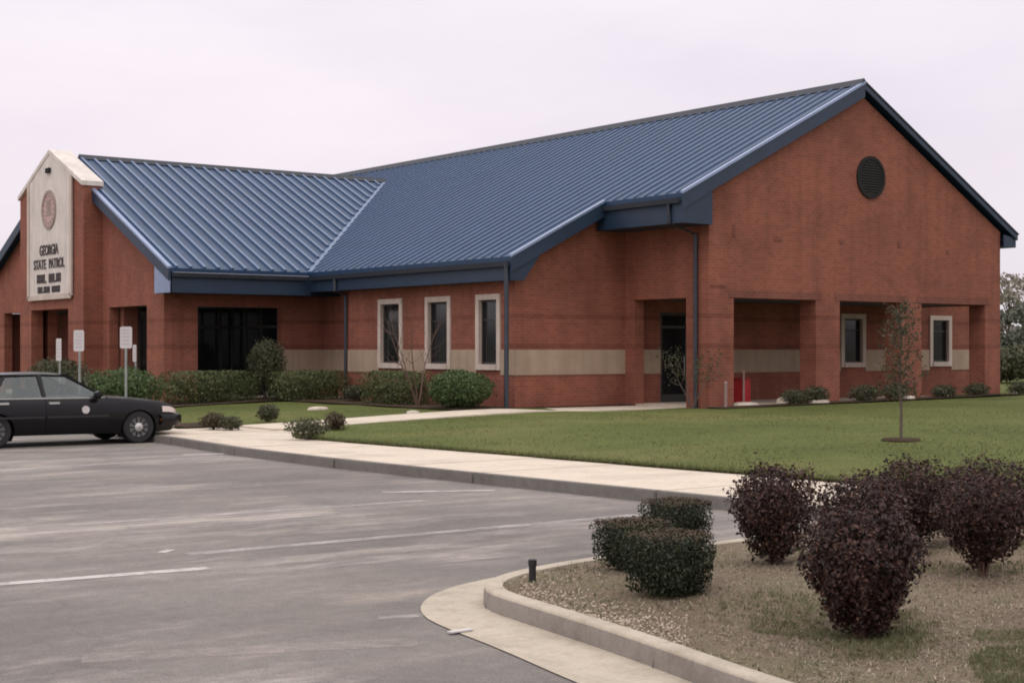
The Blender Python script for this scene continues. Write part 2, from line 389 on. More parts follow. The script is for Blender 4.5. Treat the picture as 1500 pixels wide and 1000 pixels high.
# porch door
m=MB(); a,b=door_op[0],door_op[1]
m.box(a,a+.08,YL+.02,YL+.14,F,2.95).box(b-.08,b,YL+.02,YL+.14,F,2.95).box(a+.08,b-.08,YL+.02,YL+.14,2.86,2.95).box((a+b)/2-.05,(a+b)/2+.05,YL+.03,YL+.13,F,2.86).box(a+.08,b-.08,YL+.03,YL+.13,2.5,2.58)
m.box(a+.08,(a+b)/2-.05,YL+.04,YL+.12,F,F+.22).box((a+b)/2+.05,b-.08,YL+.04,YL+.12,F,F+.22)
dr=B(m,'door','sash')
B(MB().box(a+.08,b-.08,YL+.07,YL+.085,F+.22,2.86),'pane','glass',dr)
B(MB().tube([((a+b)/2-.13,YL-.02,F+.8),((a+b)/2-.13,YL-.02,F+1.3)],.015),'handle','post',dr)
# --- long wall facing the lot (X=23.9), three windows
ly=[(32.2,33.3),(34.5,35.75),(36.95,38.25)]
WB,WT=1.36,3.38
mb=MB().wall('X',23.9,.3,31.9,40.0,.1,3.75,[(a+.02,b-.02,WB+.02,WT-.02) for a,b in ly])
mb.wall('Y',39.7,.3,24.2,24.9,.1,3.75).wall('X',24.6,.3,40.0,42.7,.1,3.75)
B(mb,'long_wall','brick')
for a,b in ly: window_on('X',23.9,a,b,WB,WT)
band('X',23.9,[(31.6,32.2),(33.3,34.5),(35.75,36.95),(38.25,40.0)])
band('X',24.6,[(40.0,42.7)])
# --- gable front (Y=28.3)
pil=[(27.7,28.6),(31.77,32.75),(35.4,36.33),(39.37,40.13)]
peakz=zl(RX)-.28
mb=MB().prism([(27.7,YG,LZ),(40.13,YG,LZ),(40.13,YG,zr(40.13)-.28),(RX,YG,peakz),(27.7,YG,zl(27.7)-.28)],(0,.4,0))
mb.wall('X',27.7,.35,YG+.4,YL,LZ,zl(27.7)-.3).wall('X',39.78,.35,YG+.4,YL,LZ,zr(40.1)-.3)
mb.box(27.7,28.05,31.2,31.597,.1,LZ-.002)
B(mb,'gable_wall','brick')
for i,(a,b) in enumerate(pil):
    d=.85 if i in (0,) else .58
    B(MB().box(a,b,YG,YG+d,.1,LZ-.002),'pillar','brick')
# soldier course over the openings
m=MB()
for a,b in ((28.6,31.77),(32.75,35.4),(36.33,39.37)): m.box(a-.2,b+.2,YG-.012,YG+.1,LZ+.001,LZ+.2)
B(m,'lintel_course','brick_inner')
B(MB().box(28.06,39.77,YG+.41,YL-.01,LZ+.02,LZ+.1),'porch_ceiling','soffit')
# round louvre
vx,vz=PY(1275,260,YG)
m=MB().lathe([(.60,.0),(.60,-.05),(.50,-.05),(.50,.0)],(vx,YG,vz),'Y',36,caps=False)
vt=B(m,'gable_vent','vent',smooth=.6)
m=MB().lathe([(.5,-.012),(.5,-.02)],(vx,YG,vz),'Y',36)
for k in range(-6,7):
    z=vz+k*.075; h=math.sqrt(max(.0,.49**2-(k*.075)**2))
    if h>.05: m.prism([(vx-h,YG-.022,z-.03),(vx-h,YG-.05,z-.035),(vx-h,YG-.024,z+.03)],(2*h,0,0))
B(m,'louvre','vent',vt)
# small wall scuppers in a row on the gable
for px,py,w,h in ((1075,338,.10,.34),(1140,350,.34,.12),(1232,353,.14,.14),(1317,358,.14,.16),(1388,369,.12,.12),(1052,418,.6,.06)):
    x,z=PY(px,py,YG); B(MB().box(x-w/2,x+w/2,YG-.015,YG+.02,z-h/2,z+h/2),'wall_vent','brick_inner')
# --- wing walls
wl=[(19.1,19.55),(19.55,20.2)]
WWY=42.7
mb=MB()
mb.wall('Y',WWY,.3,19.4,24.6,.1,3.7,[(20.2,23.08,.1,3.22)])
mb.box(19.4,19.62,WWY-.05,WWY,.1,3.5)
# gable wall X=19.1
o1=(43.95,46.9,.1,LZ); o3=(54.6,57.0,.1,LZ)
mb.wall('X',WX,.3,WWY,58.0,.1,3.6,[o1,o3,(48.8,52.3,.1,LZ)])
mb.prism([(WX,WWY,3.601),(WX,58.0,3.601),(WX,58.0,zw(58)-.2),(WX,WY,WZ-.2),(WX,WWY,zw(WWY)-.2)],(.3,0,0))
B(mb,'wing_wall','brick')
band('Y',WWY,[(23.08,24.575)])
# vestibule
mb=MB().box(19.42,19.9,46.5,46.75,F,LZ).wall('X',21.2,.25,46.76,57.9,F,LZ).box(23.3,23.5,43.0,46.75,F,LZ).box(19.42,21.19,57.5,57.9,F,LZ)
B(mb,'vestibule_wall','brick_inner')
B(MB().box(19.42,24.3,43.02,57.8,LZ+.02,LZ+.12),'vestibule_ceiling','soffit')
m=MB()
for x in (19.92,20.9,21.9,22.8,23.22): m.box(x,x+.07,46.5,46.62,F,LZ)
m.box(19.99,23.22,46.52,46.6,2.6,2.68).box(19.99,23.22,46.52,46.6,F,F+.2)
st=B(m,'storefront_door','sash'); B(MB().box(19.95,23.28,46.55,46.565,F,LZ),'pane','glass',st)
m=MB()
for y in (43.2,44.3,45.4,46.4): m.box(23.2,23.28,y,y+.07,F,LZ)
m.box(23.21,23.27,43.27,46.4,2.6,2.68); B(m,'storefront_frame','sash')
B(MB().box(23.23,23.245,43.02,46.49,F,LZ),'pane','glass')
# --- sign tower
TX=18.46; T0,T1=47.47,53.4; TC=(T0+T1)/2-.05
tz=lambda Y: 8.50-.44*abs(Y-TC)
mb=MB().wall('X',TX,.42,T0,T1,.1,3.4,[(48.8,52.3,.1,LZ)])
mb.prism([(TX,T0,3.401),(TX,T1,3.401),(TX,T1,tz(T1)),(TX,TC,tz(TC)),(TX,T0,tz(T0))],(.64,0,0))
mb.wall('Y',T0,.42,TX+.42,WX-.002,.1,3.4).wall('Y',T1-.42,.42,TX+.42,WX-.002,.1,3.4)
tower=B(mb,'sign_tower','brick')
cp=[(TX-.08,T0-.04,tz(T0-.04)),(TX-.08,TC,tz(TC)),(TX-.08,T1+.04,tz(T1+.04)),(TX-.08,T1+.04,tz(T1+.04)+.15),(TX-.08,TC,tz(TC)+.15),(TX-.08,T0-.04,tz(T0-.04)+.15)]
cp=[(a,b,c+.004) for a,b,c in cp]
B(MB().prism(cp,(.74,0,0)),'coping','cream',tower)
PXX=TX-.06
P0,P1=48.37,52.34
pz=lambda Y: 8.49-.44*abs(Y-TC)
panel=B(MB().prism([(PXX,P0,3.67),(PXX,P1,3.67),(PXX,P1,pz(P1)),(PXX,TC,pz(TC)),(PXX,P0,pz(P0))],(.07,0,0)),'sign_panel','cream')
m=MB(); q=.06
for a,b in (((P0,3.67),(P1,3.67)),((P1,3.67),(P1,pz(P1))),((P0,3.67),(P0,pz(P0)))):
    m.bar((PXX-.02,a[0],a[1]),(PXX-.02,b[0],b[1]),.17,.05,up=(1,0,0))
B(m,'panel_frame','trimcream',panel)
B(MB().box(PXX-.08,PXX-.002,TC-.18,TC+.18,7.86,8.02),'lamp_box','vent',panel)
# round seal
ez=6.62
m=MB().lathe([(.66,-.002),(.66,-.04),(.55,-.04),(.55,-.002)],(PXX,TC,ez),'X',40,caps=False)
seal=B(m,'emblem','sealring',panel,smooth=.7)
m=MB().lathe([(.55,-.004),(.55,-.02)],(PXX,TC,ez),'X',40); B(m,'seal_disc','seal',panel)
m=MB()
m.box(PXX-.034,PXX-.021,TC-.2,TC+.2,ez+.26,ez+.34)
for k in (-1,0,1): m.box(PXX-.034,PXX-.021,TC+k*.16-.04,TC+k*.16+.04,ez-.14,ez+.26)
m.box(PXX-.034,PXX-.021,TC-.26,TC+.26,ez-.2,ez-.14)
for k in range(16):
    t=2*math.pi*k/16; m.box(PXX-.034,PXX-.021,TC+.46*math.cos(t)-.03,TC+.46*math.cos(t)+.03,ez+.46*math.sin(t)-.03,ez+.46*math.sin(t)+.03)
B(m,'seal_relief','sealring',panel)
def lettering(text, z, width, cap, off=0.0):
    cu=bpy.data.curves.new('lettering','FONT'); cu.body=text; cu.size=1; cu.offset=.018; cu.extrude=.02; cu.align_x='CENTER'
    ob=bpy.data.objects.new('tmp',cu); col.objects.link(ob)
    dg=bpy.context.evaluated_depsgraph_get(); me=bpy.data.meshes.new_from_object(ob.evaluated_get(dg))
    bpy.data.objects.remove(ob)
    xs=[v.co.x for v in me.vertices]; ys=[v.co.y for v in me.vertices]
    sx=width/(max(xs)-min(xs)); sy=cap/(max(ys)-min(ys)); cx=(max(xs)+min(xs))/2
    m=MB(); m.v=[(PXX-.012-v.co.z*.6, TC+off-(v.co.x-cx)*sx, z+(v.co.y-min(ys))*sy-cap/2) for v in me.vertices]
    m.f=[tuple(p.vertices) for p in me.polygons]
    return B(m,'lettering','letters',panel,weld=False)
lettering('GEORGIA',5.27,1.75,.36)
lettering('STATE',4.80,1.16,.34,.86)
lettering('PATROL',4.80,1.42,.34,-.72)
def marks(words,z,width,cap,seed):
    """worn, unreadable raised letters"""
    rnd=random.Random(seed); n=sum(words)+len(words)-1; cw=width/n; y=TC+width/2; m=MB()
    for wi,w in enumerate(words):
        m=MB()
        for k in range(w):
            a=y-cw*.85; b=y; t=cw*.26
            def bx(u0,u1,z0,z1): m.box(PXX-.026,PXX-.001,u0,u1,z-cap/2+z0*cap,z-cap/2+z1*cap)
            bx(b-t,b,0,1)
            kind=rnd.randrange(4)
            if kind!=3: bx(a,a+t,0,1)
            if kind in (0,2): bx(a+t,b-t,.78,1)
            if kind in (1,2): bx(a+t,b-t,.4,.6)
            if kind in (0,3): bx(a+(0 if kind==3 else t),b-t,0,.22)
            y-=cw
        y-=cw
        B(m,'lettering','letters',panel)
marks((4,5),4.31,2.25,.30,3)
marks((6,4),3.93,2.1,.22,8)
# --- roofs
TH=.12
def slab(pts, name, mat):
    return B(MB().prism([(x,y,z-TH) for x,y,z in pts],(0,0,TH)),name,mat)
YF=28.16; YB=61.9; YS=31.2
L=lambda x,y:(x,y,zl(x)); Rr=lambda x,y:(x,y,zr(x))
roof=slab([L(RX,YF),L(XG,YF),L(XG,YS),L(XE,YS),L(XE,WE),L(VX,WY),L(XE,2*WY-WE),L(XE,YB),L(RX,YB)],'roof','roof')
XGR,XER=40.76,44.2
slab([Rr(RX,YF),Rr(RX,YB),Rr(XER,YB),Rr(XER,YS),Rr(XGR,YS),Rr(XGR,YF)],'roof','roof')
WR=18.8
slab([(WR,WE,zw(WE)),(XE,WE,zw(WE)),(VX,WY,WZ),(WR,WY,WZ)],'roof','roof')
slab([(WR,WY,WZ),(VX,WY,WZ),(XE,2*WY-WE,zw(WE)),(WR,2*WY-WE,zw(WE))],'roof','roof')
# standing seams
m=MB(); y=YF+.2
while y<YB-.1:
    if y<YS: xl=XG
    elif y<WE or y>2*WY-WE: xl=XE
    else: xl=XE+(1-abs(y-WY)/(WY-WE))*(VX-XE)+.1
    if RX-xl>.4: m.bar((xl+.01,y,zl(xl+.01)+.022),(RX-.1,y,zl(RX-.1)+.02),.034,.04)
    y+=.41
B(m,'standing_seams','rib')
m=MB(); x=WR+.22
while x<VX-.2:
    yl=WE if x<XE else WE+(x-XE)/(VX-XE)*(WY-WE)+.1
    m.bar((x,yl+.01,zw(yl+.01)+.03),(x,WY-.1,zw(WY-.1)+.03),.085,.065)
    x+=.45
B(m,'standing_seams','rib')
# ridge caps, valley flashing
m=MB().prism([(RX-.18,YF-.02,zl(RX-.18)+.03),(RX,YF-.02,RZ+.14),(RX+.18,YF-.02,zr(RX+.18)+.03),(RX,YF-.02,RZ+.005)],(0,YB-YF+.04,0))
m.prism([(19.42,WY-.18,zw(WY-.18)+.03),(19.42,WY,WZ+.12),(19.42,WY+.18,zw(WY+.18)+.03),(19.42,WY,WZ+.005)],(VX-19.42,0,0))
B(m,'ridge_cap','ridge')
a=Vector((XE,WE,zl(XE)+.02)); b=Vector((VX,WY,WZ+.02)); 
B(MB().bar(a,b,.14,.03),'valley_flashing','rib')
# rake boards (dark) and pale flashing
def rake(p0,p1,out,h=.40,trim=True):
    """p0,p1 on the roof edge top; out: unit direction outwards"""
    o=Vector(out); p0=Vector(p0); p1=Vector(p1); dn=Vector((0,0,-1))
    m=MB().prism([p0+o*.004+dn*.02,p1+o*.004+dn*.02,p1+o*.004+dn*h,p0+o*.004+dn*h],o*.05)
    B(m,'rake_board','fascia')
    if trim:
        m=MB().prism([p0+dn*.019+o*-.05,p1+dn*.019+o*-.05,p1-dn*.05+o*-.05,p0-dn*.05+o*-.05],o*.13)
        B(m,'rake_flashing','trim')
rake(L(XG,YF),L(RX,YF),(0,-1,0))
rake(Rr(RX,YF),Rr(XGR,YF),(0,-1,0),.17,False)
B(MB().bar(Vector(Rr(RX,YF-.02))+Vector((0,0,.04)),Vector(Rr(XGR+.05,YF-.02))+Vector((0,0,.04)),.09,.04,up=(.5,0,1)),'rake_cap','ridge')
rake(L(XE,YS),L(XG,YS),(0,-1,0))
rake((WR,WE,zw(WE)),(WR,T0-.01,zw(T0-.01)),(-1,0,0),.38)
rake((WR,T1+.01,zw(T1+.01)),(WR,2*WY-WE,zw(WE)),(-1,0,0),.38,False)
# eaves: fascia boxes with soffits, returns and gutters
def eave_box(mb,x0,x1,y0,y1,z0,z1): mb.box(x0,x1,y0,y1,z0,z1)
zE=zl(XE); zGe=zl(XG); zWe=zw(WE)
m=MB()
m.box(XE+.02,XE+.08,YS+.06,WE+.08,3.575,zE-.125) if False else m.box(XE+.02,XE+.08,YS+.06,WE+.018,3.69,zE-.125)                # long low eave
m.box(XE+.08,23.9,YS+.4,40.0,3.69,3.73).box(XE+.08,24.6,40.0,WE+.078,3.69,3.73).box(XE+.083,24.6,WE+.06,WE+.078,3.6,4.2)
m.prism([(XE+.02,YS+.002,3.69),(23.9,YS+.002,3.69),(23.9,YS+.002,zl(23.9)-.4),(XE+.02,YS+.002,zE-.13)],(0,.06,0))
m.prism([(23.9,YS+.002,3.69),(24.45,YS+.002,zl(24.45)-.405),(23.9,YS+.002,zl(23.9)-.405)],(0,.06,0))
B(m,'eave_fascia','fascia'); m=MB()
m.box(XG+.02,XG+.08,YF+.06,YS+.3,5.12,zGe-.125)               # gable eave
m.box(XG+.08,27.7,YF+.06,YL,5.12,5.16)
m.prism([(XG+.02,YF+.002,5.12),(27.69,YF+.002,5.12),(27.69,YF+.002,zl(27.69)-.405),(XG+.02,YF+.002,zGe-.13)],(0,.055,0))
m.box(27.63,27.69,YF+.057,YG,5.12,zl(27.63)-.405)
B(m,'eave_fascia','fascia'); m=MB()
m.prism([(40.135,YF+.002,5.05),(XGR-.02,YF+.002,5.05),(XGR-.02,YF+.002,zr(XGR)-.1),(40.135,YF+.002,zr(40.135)-.365)],(0,.055,0))
m.box(XGR-.08,XGR-.02,YF+.06,YS,5.05,zr(XGR)-.125).box(40.135,XGR-.08,YF+.06,YS,5.05,5.09)
B(m,'eave_fascia','fascia'); m=MB()
m.box(WR+.02,XE+.08,WE+.02,WE+.08,3.58,zWe-.125)              # wing eave
m.box(WR+.08,24.6,WE+.08,WWY,3.58,3.62)
B(m,'eave_fascia','fascia')
m=MB().prism([(WR+.002,WE+.02,3.58),(WR+.002,WWY+.02,3.58),(WR+.002,WWY+.02,zw(WWY+.02)-.385),(WR+.002,WE+.02,zWe-.12)],(.06,0,0))
m.box(WR+.062,WX,WE+.08,WWY,3.625,3.66)
B(m,'eave_return','trim')
m=MB()
def gutter(a,b,out):
    a=Vector(a); b=Vector(b); o=Vector(out)
    m.prism([a,a+o*.1+Vector((0,0,.0)),a+o*.12+Vector((0,0,.13)),a+o*.10+Vector((0,0,.13)),a+o*.085+Vector((0,0,.02)),a+o*.0+Vector((0,0,.02))],b-a)
gutter((XE+.018,YS,zE-.26),(XE+.018,WE-.12,zE-.26),(-1,0,0))
gutter((XG+.018,YF+.05,zGe-.26),(XG+.018,YS-.02,zGe-.26),(-1,0,0))
gutter((WR+.02,WE+.018,zWe-.26),(XE-.12,WE+.018,zWe-.26),(0,-1,0))
B(m,'gutter','ridge')
# downpipes
def pipe(pts,mat='pipe',r=.055): return B(MB().tube(pts,r,8),'downpipe',mat,smooth=.7)
pipe([(XE-.03,YS+.12,zE-.2),(XE-.03,YS+.12,F-.1)],'pipe',.065)
pipe([(23.42,40.0,zE-.2),(23.42,40.0,3.7),(23.83,40.05,3.55),(23.83,40.05,.3)],'pipe')
pipe([(XG-.03,28.6,zGe-.2),(XG-.03,28.6,5.15),(27.62,28.72,4.9),(27.62,28.72,.3)],'pipe')
pipe([(40.2,28.6,5.05),(40.2,28.6,.4)],'pipe')

# ------------------------------------------------------------------ ground, lot, walks
def kx(Y):   # kerb of the long pavement
    P=[(-60,14.6),(0,13.35),(12.85,12.85),(20,12.42),(24,12.35),(28.4,12.85),(31,12.95),(80,13.3)]
    for (a,b),(c,d) in zip(P,P[1:]):
        if Y<=c: return b+(d-b)*(Y-a)/(c-a)
    return P[-1][1]
def lx(Y):   # lawn edge
    P=[(-60,18.6),(0,16.2),(15.3,15.4),(23.7,14.85),(26.4,14.6),(27.3,15.0),(28.2,16.6),(31.0,16.6),(31.1,14.3),(80,14.8)]
    for (a,b),(c,d) in zip(P,P[1:]):
        if Y<=c: return b+(d-b)*(Y-a)/(c-a)
    return P[-1][1]
def zg(X,Y):
    t=min(1,max(0,(X-14.3)/9.2)); t=t*t*(3-2*t)
    if Y>28.35 and 23.9<X<43.9: return .36
    return .165+.225*t+min(.14,max(0,(X-28)*.012))
tag(MB().add([(-700,-700,-.06),(900,-700,-.06),(900,900,-.06),(-700,900,-.06)],[(0,1,2,3)]).build('ground',M['ground']),kind='structure')
tag(MB().add([(-90,-90,0),(13.6,-90,0),(13.6,100,0),(-90,100,0)],[(0,1,2,3)]).add([(13.6,-90,0),(60,-90,0),(60,-20,0),(13.6,-20,0)],[(0,1,2,3)]).build('parking_lot',M['asphalt']),kind='structure')
ys=[-60+2*i for i in range(26)]+[-8+.8*i for i in range(43)]+[27.3,28.2,28.9,29.6,30.3,31.0,31.1]+[31.9+.8*i for i in range(16)]+[45+3*i for i in range(30)]
ys=[y for y in ys if y<=130]
ss=[0,.15,.5,1,1.5,2,3,4,5,6,7,8,9,10,12,15,18,22,26,32,45,70,110]
m=MB(); V=[];rn=random.Random(5)
for y in ys:
    for s in ss:
        X=lx(y)+s; V.append((X,y,zg(X,y)+.03*noise.noise((X*.6,y*.6,0))*(1 if s>.4 else 0)+ (0.012 if s<.05 else 0)))
n=len(ss); m.add(V,[(i*n+j,i*n+j+1,(i+1)*n+j+1,(i+1)*n+j) for i in range(len(ys)-1) for j in range(n-1)])
tag(m.build('lawn',M['lawn'],smooth=1),kind='structure')
# pavement (slabs with joints) and kerb
m=MB(); y=-40.0; rn=random.Random(2)
while y<62:
    y2=y+1.8; g=.012; dz=rn.uniform(-.004,.004)
    m.prism([(kx(y)+.16,y+g,-.02),(lx(y)+.3,y+g,-.02),(lx(y2)+.3,y2-g,-.02),(kx(y2)+.16,y2-g,-.02)],(0,0,.168+dz))
    y=y2
tag(m.build('pavement',M['walk']),kind='structure')
m=MB(); y=-40.0
while y<62:
    y2=y+3.6
    for p0,p1 in ((y+.01,y2-.01),):
        m.prism([(kx(p0),p0,-.02),(kx(p0)+.155,p0,-.02),(kx(p1)+.155,p1,-.02),(kx(p1),p1,-.02)],(0,0,.17))
    y=y2
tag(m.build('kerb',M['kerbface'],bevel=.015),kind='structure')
# path to the porch
m=MB(); x=13.2
while x<27.6:
    x2=x+1.2; a=zg(x,30)+.02; b=zg(x2,30)+.02
    if x<14.4: a=b=.16
    if x>27: x2=27.72
    m.add([(x+.01,29.2,a),(x2-.01,29.2,b),(x2-.01,31.05,b),(x+.01,31.05,a),(x+.01,29.2,a-.15),(x2-.01,29.2,b-.15),(x2-.01,31.05,b-.15),(x+.01,31.05,a-.15)],
          [(0,1,2,3),(0,4,5,1),(1,5,6,2),(2,6,7,3),(3,7,4,0)])
    x=x2
tag(m.build('path',M['walk']),kind='structure')
# mulch beds
def bed(pts,name='mulch_bed',dz=.02):
    m=MB(); m.add([(x,y,zg(x,y)+dz) for x,y in pts],[tuple(range(len(pts)))])
    return tag(m.build(name,M['mulch']),kind='structure')
def bedstrip(x0,x1,y0,y1,dz=.035):
    m=MB(); nx=max(1,int((x1-x0)/.7)); V=[(x0+(x1-x0)*i/nx,y,zg(x0+(x1-x0)*i/nx,y)+dz+.015*noise.noise((i*.7,y,2))) for y in (y0,(y0+y1)/2,y1) for i in range(nx+1)]
    k=nx+1; m.add(V,[(r*k+i,r*k+i+1,(r+1)*k+i+1,(r+1)*k+i) for r in range(2) for i in range(nx)])
    return tag(m.build('mulch_bed',M['mulch']),kind='structure')
bedstrip(21.7,23.95,31.15,42.7); bedstrip(15.2,21.69,40.2,42.72); bedstrip(27.4,40.4,27.45,28.3); bedstrip(14.4,15.9,31.06,32.6,.03)
bedstrip(23.96,27.7,31.15,31.6)
# parking stripes
def stripe(pts,w,mat='paint',z=.004):
    m=MB(); P=[Vector((*p,z)) for p in pts]
    for a,b in zip(P,P[1:]):
        d=(b-a).normalized(); s=Vector((-d.y,d.x,0))*w/2
        m.add([a-s,b-s,b+s,a+s],[(0,1,2,3)])
    return tag(m.build('parking_line',M[mat]),kind='structure')
for i,(a,b) in enumerate((((275,812),(935,754)),((100,769),(620,733)),((0,690),(330,668)))):
    p,q=G(*a),G(*b); stripe([(p.x,p.y),(q.x,q.y)],.19)
for Y in (19.05,21.95,24.85,27.6): stripe([(6.6,Y),(12.0,Y)],.16,'paint3')
p,q=G(-60,860),G(305,832); stripe([(p.x,p.y),(q.x,q.y)],.16,'paint2')
p,q=G(120,965),G(610,940); stripe([(p.x,p.y),(q.x,q.y)],.26,'paint3')
p,q=G(560,721),G(725,718); stripe([(p.x,p.y),(q.x,q.y)],.14,'paint2')
p,q=G(268,666),G(338,664); stripe([(p.x,p.y),(q.x,q.y)],.16,'paint2')
p,q=G(555,905),G(612,902); stripe([(p.x,p.y),(q.x,q.y)],.11)
p=G(237,807); stripe([(p.x-.05,p.y-.1),(p.x+.12,p.y+.05)],.09,'paint2')
# island
def resamp(P,n):
    P=[Vector((*p,0)) for p in P]; Ls=[0]
    for a,b in zip(P,P[1:]): Ls.append(Ls[-1]+(b-a).length)
    out=[]
    for i in range(n):
        t=Ls[-1]*i/(n-1); k=max(j for j in range(len(Ls)) if Ls[j]<=t+1e-9); k=min(k,len(P)-2)
        out.append(P[k].lerp(P[k+1],(t-Ls[k])/(Ls[k+1]-Ls[k])))
    return out
def smoothp(P,it=3):
    for _ in range(it):
        Q=[P[0]]
        for a,b in zip(P,P[1:]):
            Q.append((a[0]*.75+b[0]*.25,a[1]*.75+b[1]*.25)); Q.append((a[0]*.25+b[0]*.75,a[1]*.25+b[1]*.75))
        P=Q+[P[-1]]
    return P
K=smoothp([(5.0,.5),(5.85,5.58),(6.18,7.0),(6.39,8.35),(6.49,8.98),(6.82,9.40),(7.38,9.68),(8.3,9.88),(9.8,10.0),(24,10.4)])
KO=resamp(K,160)
def offs(P,d):
    out=[]
    for i,p in enumerate(P):
        t=(P[min(i+1,len(P)-1)]-P[max(i-1,0)]).normalized(); out.append(p+Vector((t.y,-t.x,0))*d)
    return out
KI=offs(KO,.15)
GU=resamp(smoothp([(4.4,.5),(5.45,6.5),(5.74,7.75),(5.86,8.5),(6.0,9.05),(6.35,9.57),(6.9,10.0),(7.7,10.26),(8.6,10.38),(9.8,10.43),(24,10.85)]),160)
def strip(A,B_,za,zb,jo=None):
    m=MB(); n=len(A); m.add([(p.x,p.y,za) for p in A]+[(p.x,p.y,zb) for p in B_],[(i,i+1,n+i+1,n+i) for i in range(n-1)]); return m
tag(strip(GU,offs(KO,.01),.008,.012).build('gutter_pan',M['gutter']),kind='structure')
prof=[(0,-.01),(.006,.132),(.016,.148),(.034,.155),(.128,.155),(.145,.149),(.15,.10)]
m=MB(); rows=[[(p.x,p.y,z) for p in offs(KO,d)] for d,z in prof]
nn=len(KO); V=[v for r in rows for v in r]
m.add(V,[(r*nn+i,r*nn+i+1,(r+1)*nn+i+1,(r+1)*nn+i) for r in range(len(rows)-1) for i in range(nn-1)])
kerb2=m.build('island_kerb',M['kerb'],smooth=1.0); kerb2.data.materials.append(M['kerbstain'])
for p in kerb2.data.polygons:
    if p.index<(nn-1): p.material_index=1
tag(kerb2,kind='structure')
m=MB()
for i in (52,66,80,38,100):
    p=KO[i]; t=(KO[i+1]-KO[i-1]).normalized(); nrm=Vector((t.y,-t.x,0))
    m.prism([p-nrm*.006+Vector((0,0,.013)),p+nrm*.013+Vector((0,0,.125)),p+nrm*.03+Vector((0,0,.152)),p+nrm*.13+Vector((0,0,.158)),p+nrm*.13+Vector((0,0,.1)),p+nrm*.02+Vector((0,0,.013))],t*.008)
tag(m.build('kerb_joint',M['kerbface']),kind='structure')
def zi(X,Y):   # island soil height
    d=min((Vector((X,Y,0))-p).length for p in KI[::4]); return .125+.10*min(1,d/1.6)
CC=Vector((22,0,0)); ts=[0,.006,.015,.03,.05,.08,.12,.18,.26,.4,.7,1]
m=MB(); V=[]
for p in KI:
    for t in ts:
        q=p.lerp(CC,t); V.append((q.x,q.y,zi(q.x,q.y)+.02*noise.noise((q.x*2,q.y*2,0))*(1 if t>0 else 0)))
k=len(ts); m.add(V,[(i*k+j,i*k+j+1,(i+1)*k+j+1,(i+1)*k+j) for i in range(len(KI)-1) for j in range(k-1)])
tag(m.build('island_soil',M['islandsoil'],smooth=1),kind='structure')

# ------------------------------------------------------------------ plants
def leafquad(m, p, nrm, size, rnd, asp=.55):
    nrm=nrm.normalized(); u=nrm.cross(Vector((rnd.uniform(-1,1),rnd.uniform(-1,1),rnd.uniform(-1,1)))).normalized(); v=nrm.cross(u)
    a=size*rnd.uniform(.6,1.2); b=a*asp; k=a*.12
    m.add([p-u*a*.5,p+v*b*.5+nrm*k,p+u*a*.5,p-v*b*.5+nrm*k],[(0,1,2),(0,2,3)])
def rdir(rnd):
    while True:
        v=Vector((rnd.uniform(-1,1),rnd.uniform(-1,1),rnd.uniform(-1,1)))
        if .05<v.length<1: return v.normalized()
DENS=1.7
def foliage(c, rx, ry, rz, n, size, seed, shape='ball', lump=.25, inner=.45, asp=.55, spray=.04):
    """leaves spread through a lumpy volume centred on c"""
    rnd=random.Random(seed); c=Vector(c); m=MB(); so=Vector((seed*3.1,seed*1.7,0)); n=int(n*DENS); size*=1.08
    for _ in range(n):
        d=rdir(rnd); r=1-(rnd.random()**1.6)*inner*1.3
        if rnd.random()<.12: r*=rnd.random()**.4
        f=1+lump*noise.noise(d*2.3+so)+lump*.6*noise.noise(d*5.1+so)
        if rnd.random()<spray: f*=rnd.uniform(1.02,1.2)
        if shape=='box':
            k=8.0; s=(abs(d.x)**k+abs(d.y)**k+abs(d.z)**k)**(-1/k); q=d*s
        elif shape=='vase':
            k=2.8; q=d*((abs(d.x)**2+abs(d.y)**2)**(k/2)+abs(d.z)**k)**(-1/k)
        else: q=d
        x,y,z=q.x*rx*r*f,q.y*ry*r*f,q.z*rz*r*(f if shape!='box' else 1+.4*(f-1))
        if shape=='box' and rx<.4: w=.80+.20*(z/rz+1)/2; x*=w; y*=w
        if shape=='vase':    # narrow foot, wide head
            w=.56+.44*min(1,(z/rz+1)/1.2); x*=w; y*=w
        p=c+Vector((x,y,z))
        leafquad(m,p,(d+rdir(rnd)*.9),size*rnd.uniform(.65,1.35),rnd,asp)
    return m
def stems(c, base, top, n, spread, r, seed):
    rnd=random.Random(seed); m=MB(); base=Vector(base)
    for _ in range(n):
        a=rnd.uniform(0,6.28); s=spread*rnd.uniform(.3,1); e=Vector(top)+Vector((math.cos(a)*s,math.sin(a)*s,rnd.uniform(-.1,.1)*(top[2]-base.z)))
        mid=base.lerp(e,.5)+Vector((math.cos(a),math.sin(a),0))*s*.15
        b0=base+Vector((math.cos(a),math.sin(a),0))*r*1.2-Vector((0,0,.05))
        m.tube([b0,mid,e],[r,r*.7,r*.3],5)
    return m
def shrub(name,label,cat,base,rx,ry,h,n,size,mat,seed,shape='ball',lump=.22,inner=.45,foot=.12,group=None,stem='bark',sr=.012,ns=5,asp=.55,spray=.04):
    base=Vector(base); t=thing(name,base,label,cat,group)
    rz=(h*(1-foot))/2; c=base+Vector((0,0,h*foot+rz))
    foliage(c,rx,ry,rz,n,size,seed,shape,lump,inner,asp,spray).build('foliage',M[mat],t,weld=False)
    stems(None,base,(c.x,c.y,c.z+rz*.3),ns,rx*.55,sr,seed).build('stem',M[stem],t,smooth=1)
    return t
def I(px,py):   # island point
    p=G(px,py,.2); p=G(px,py,zi(p.x,p.y)); return p
PG='purple leaved shrubs on the kerbed island'
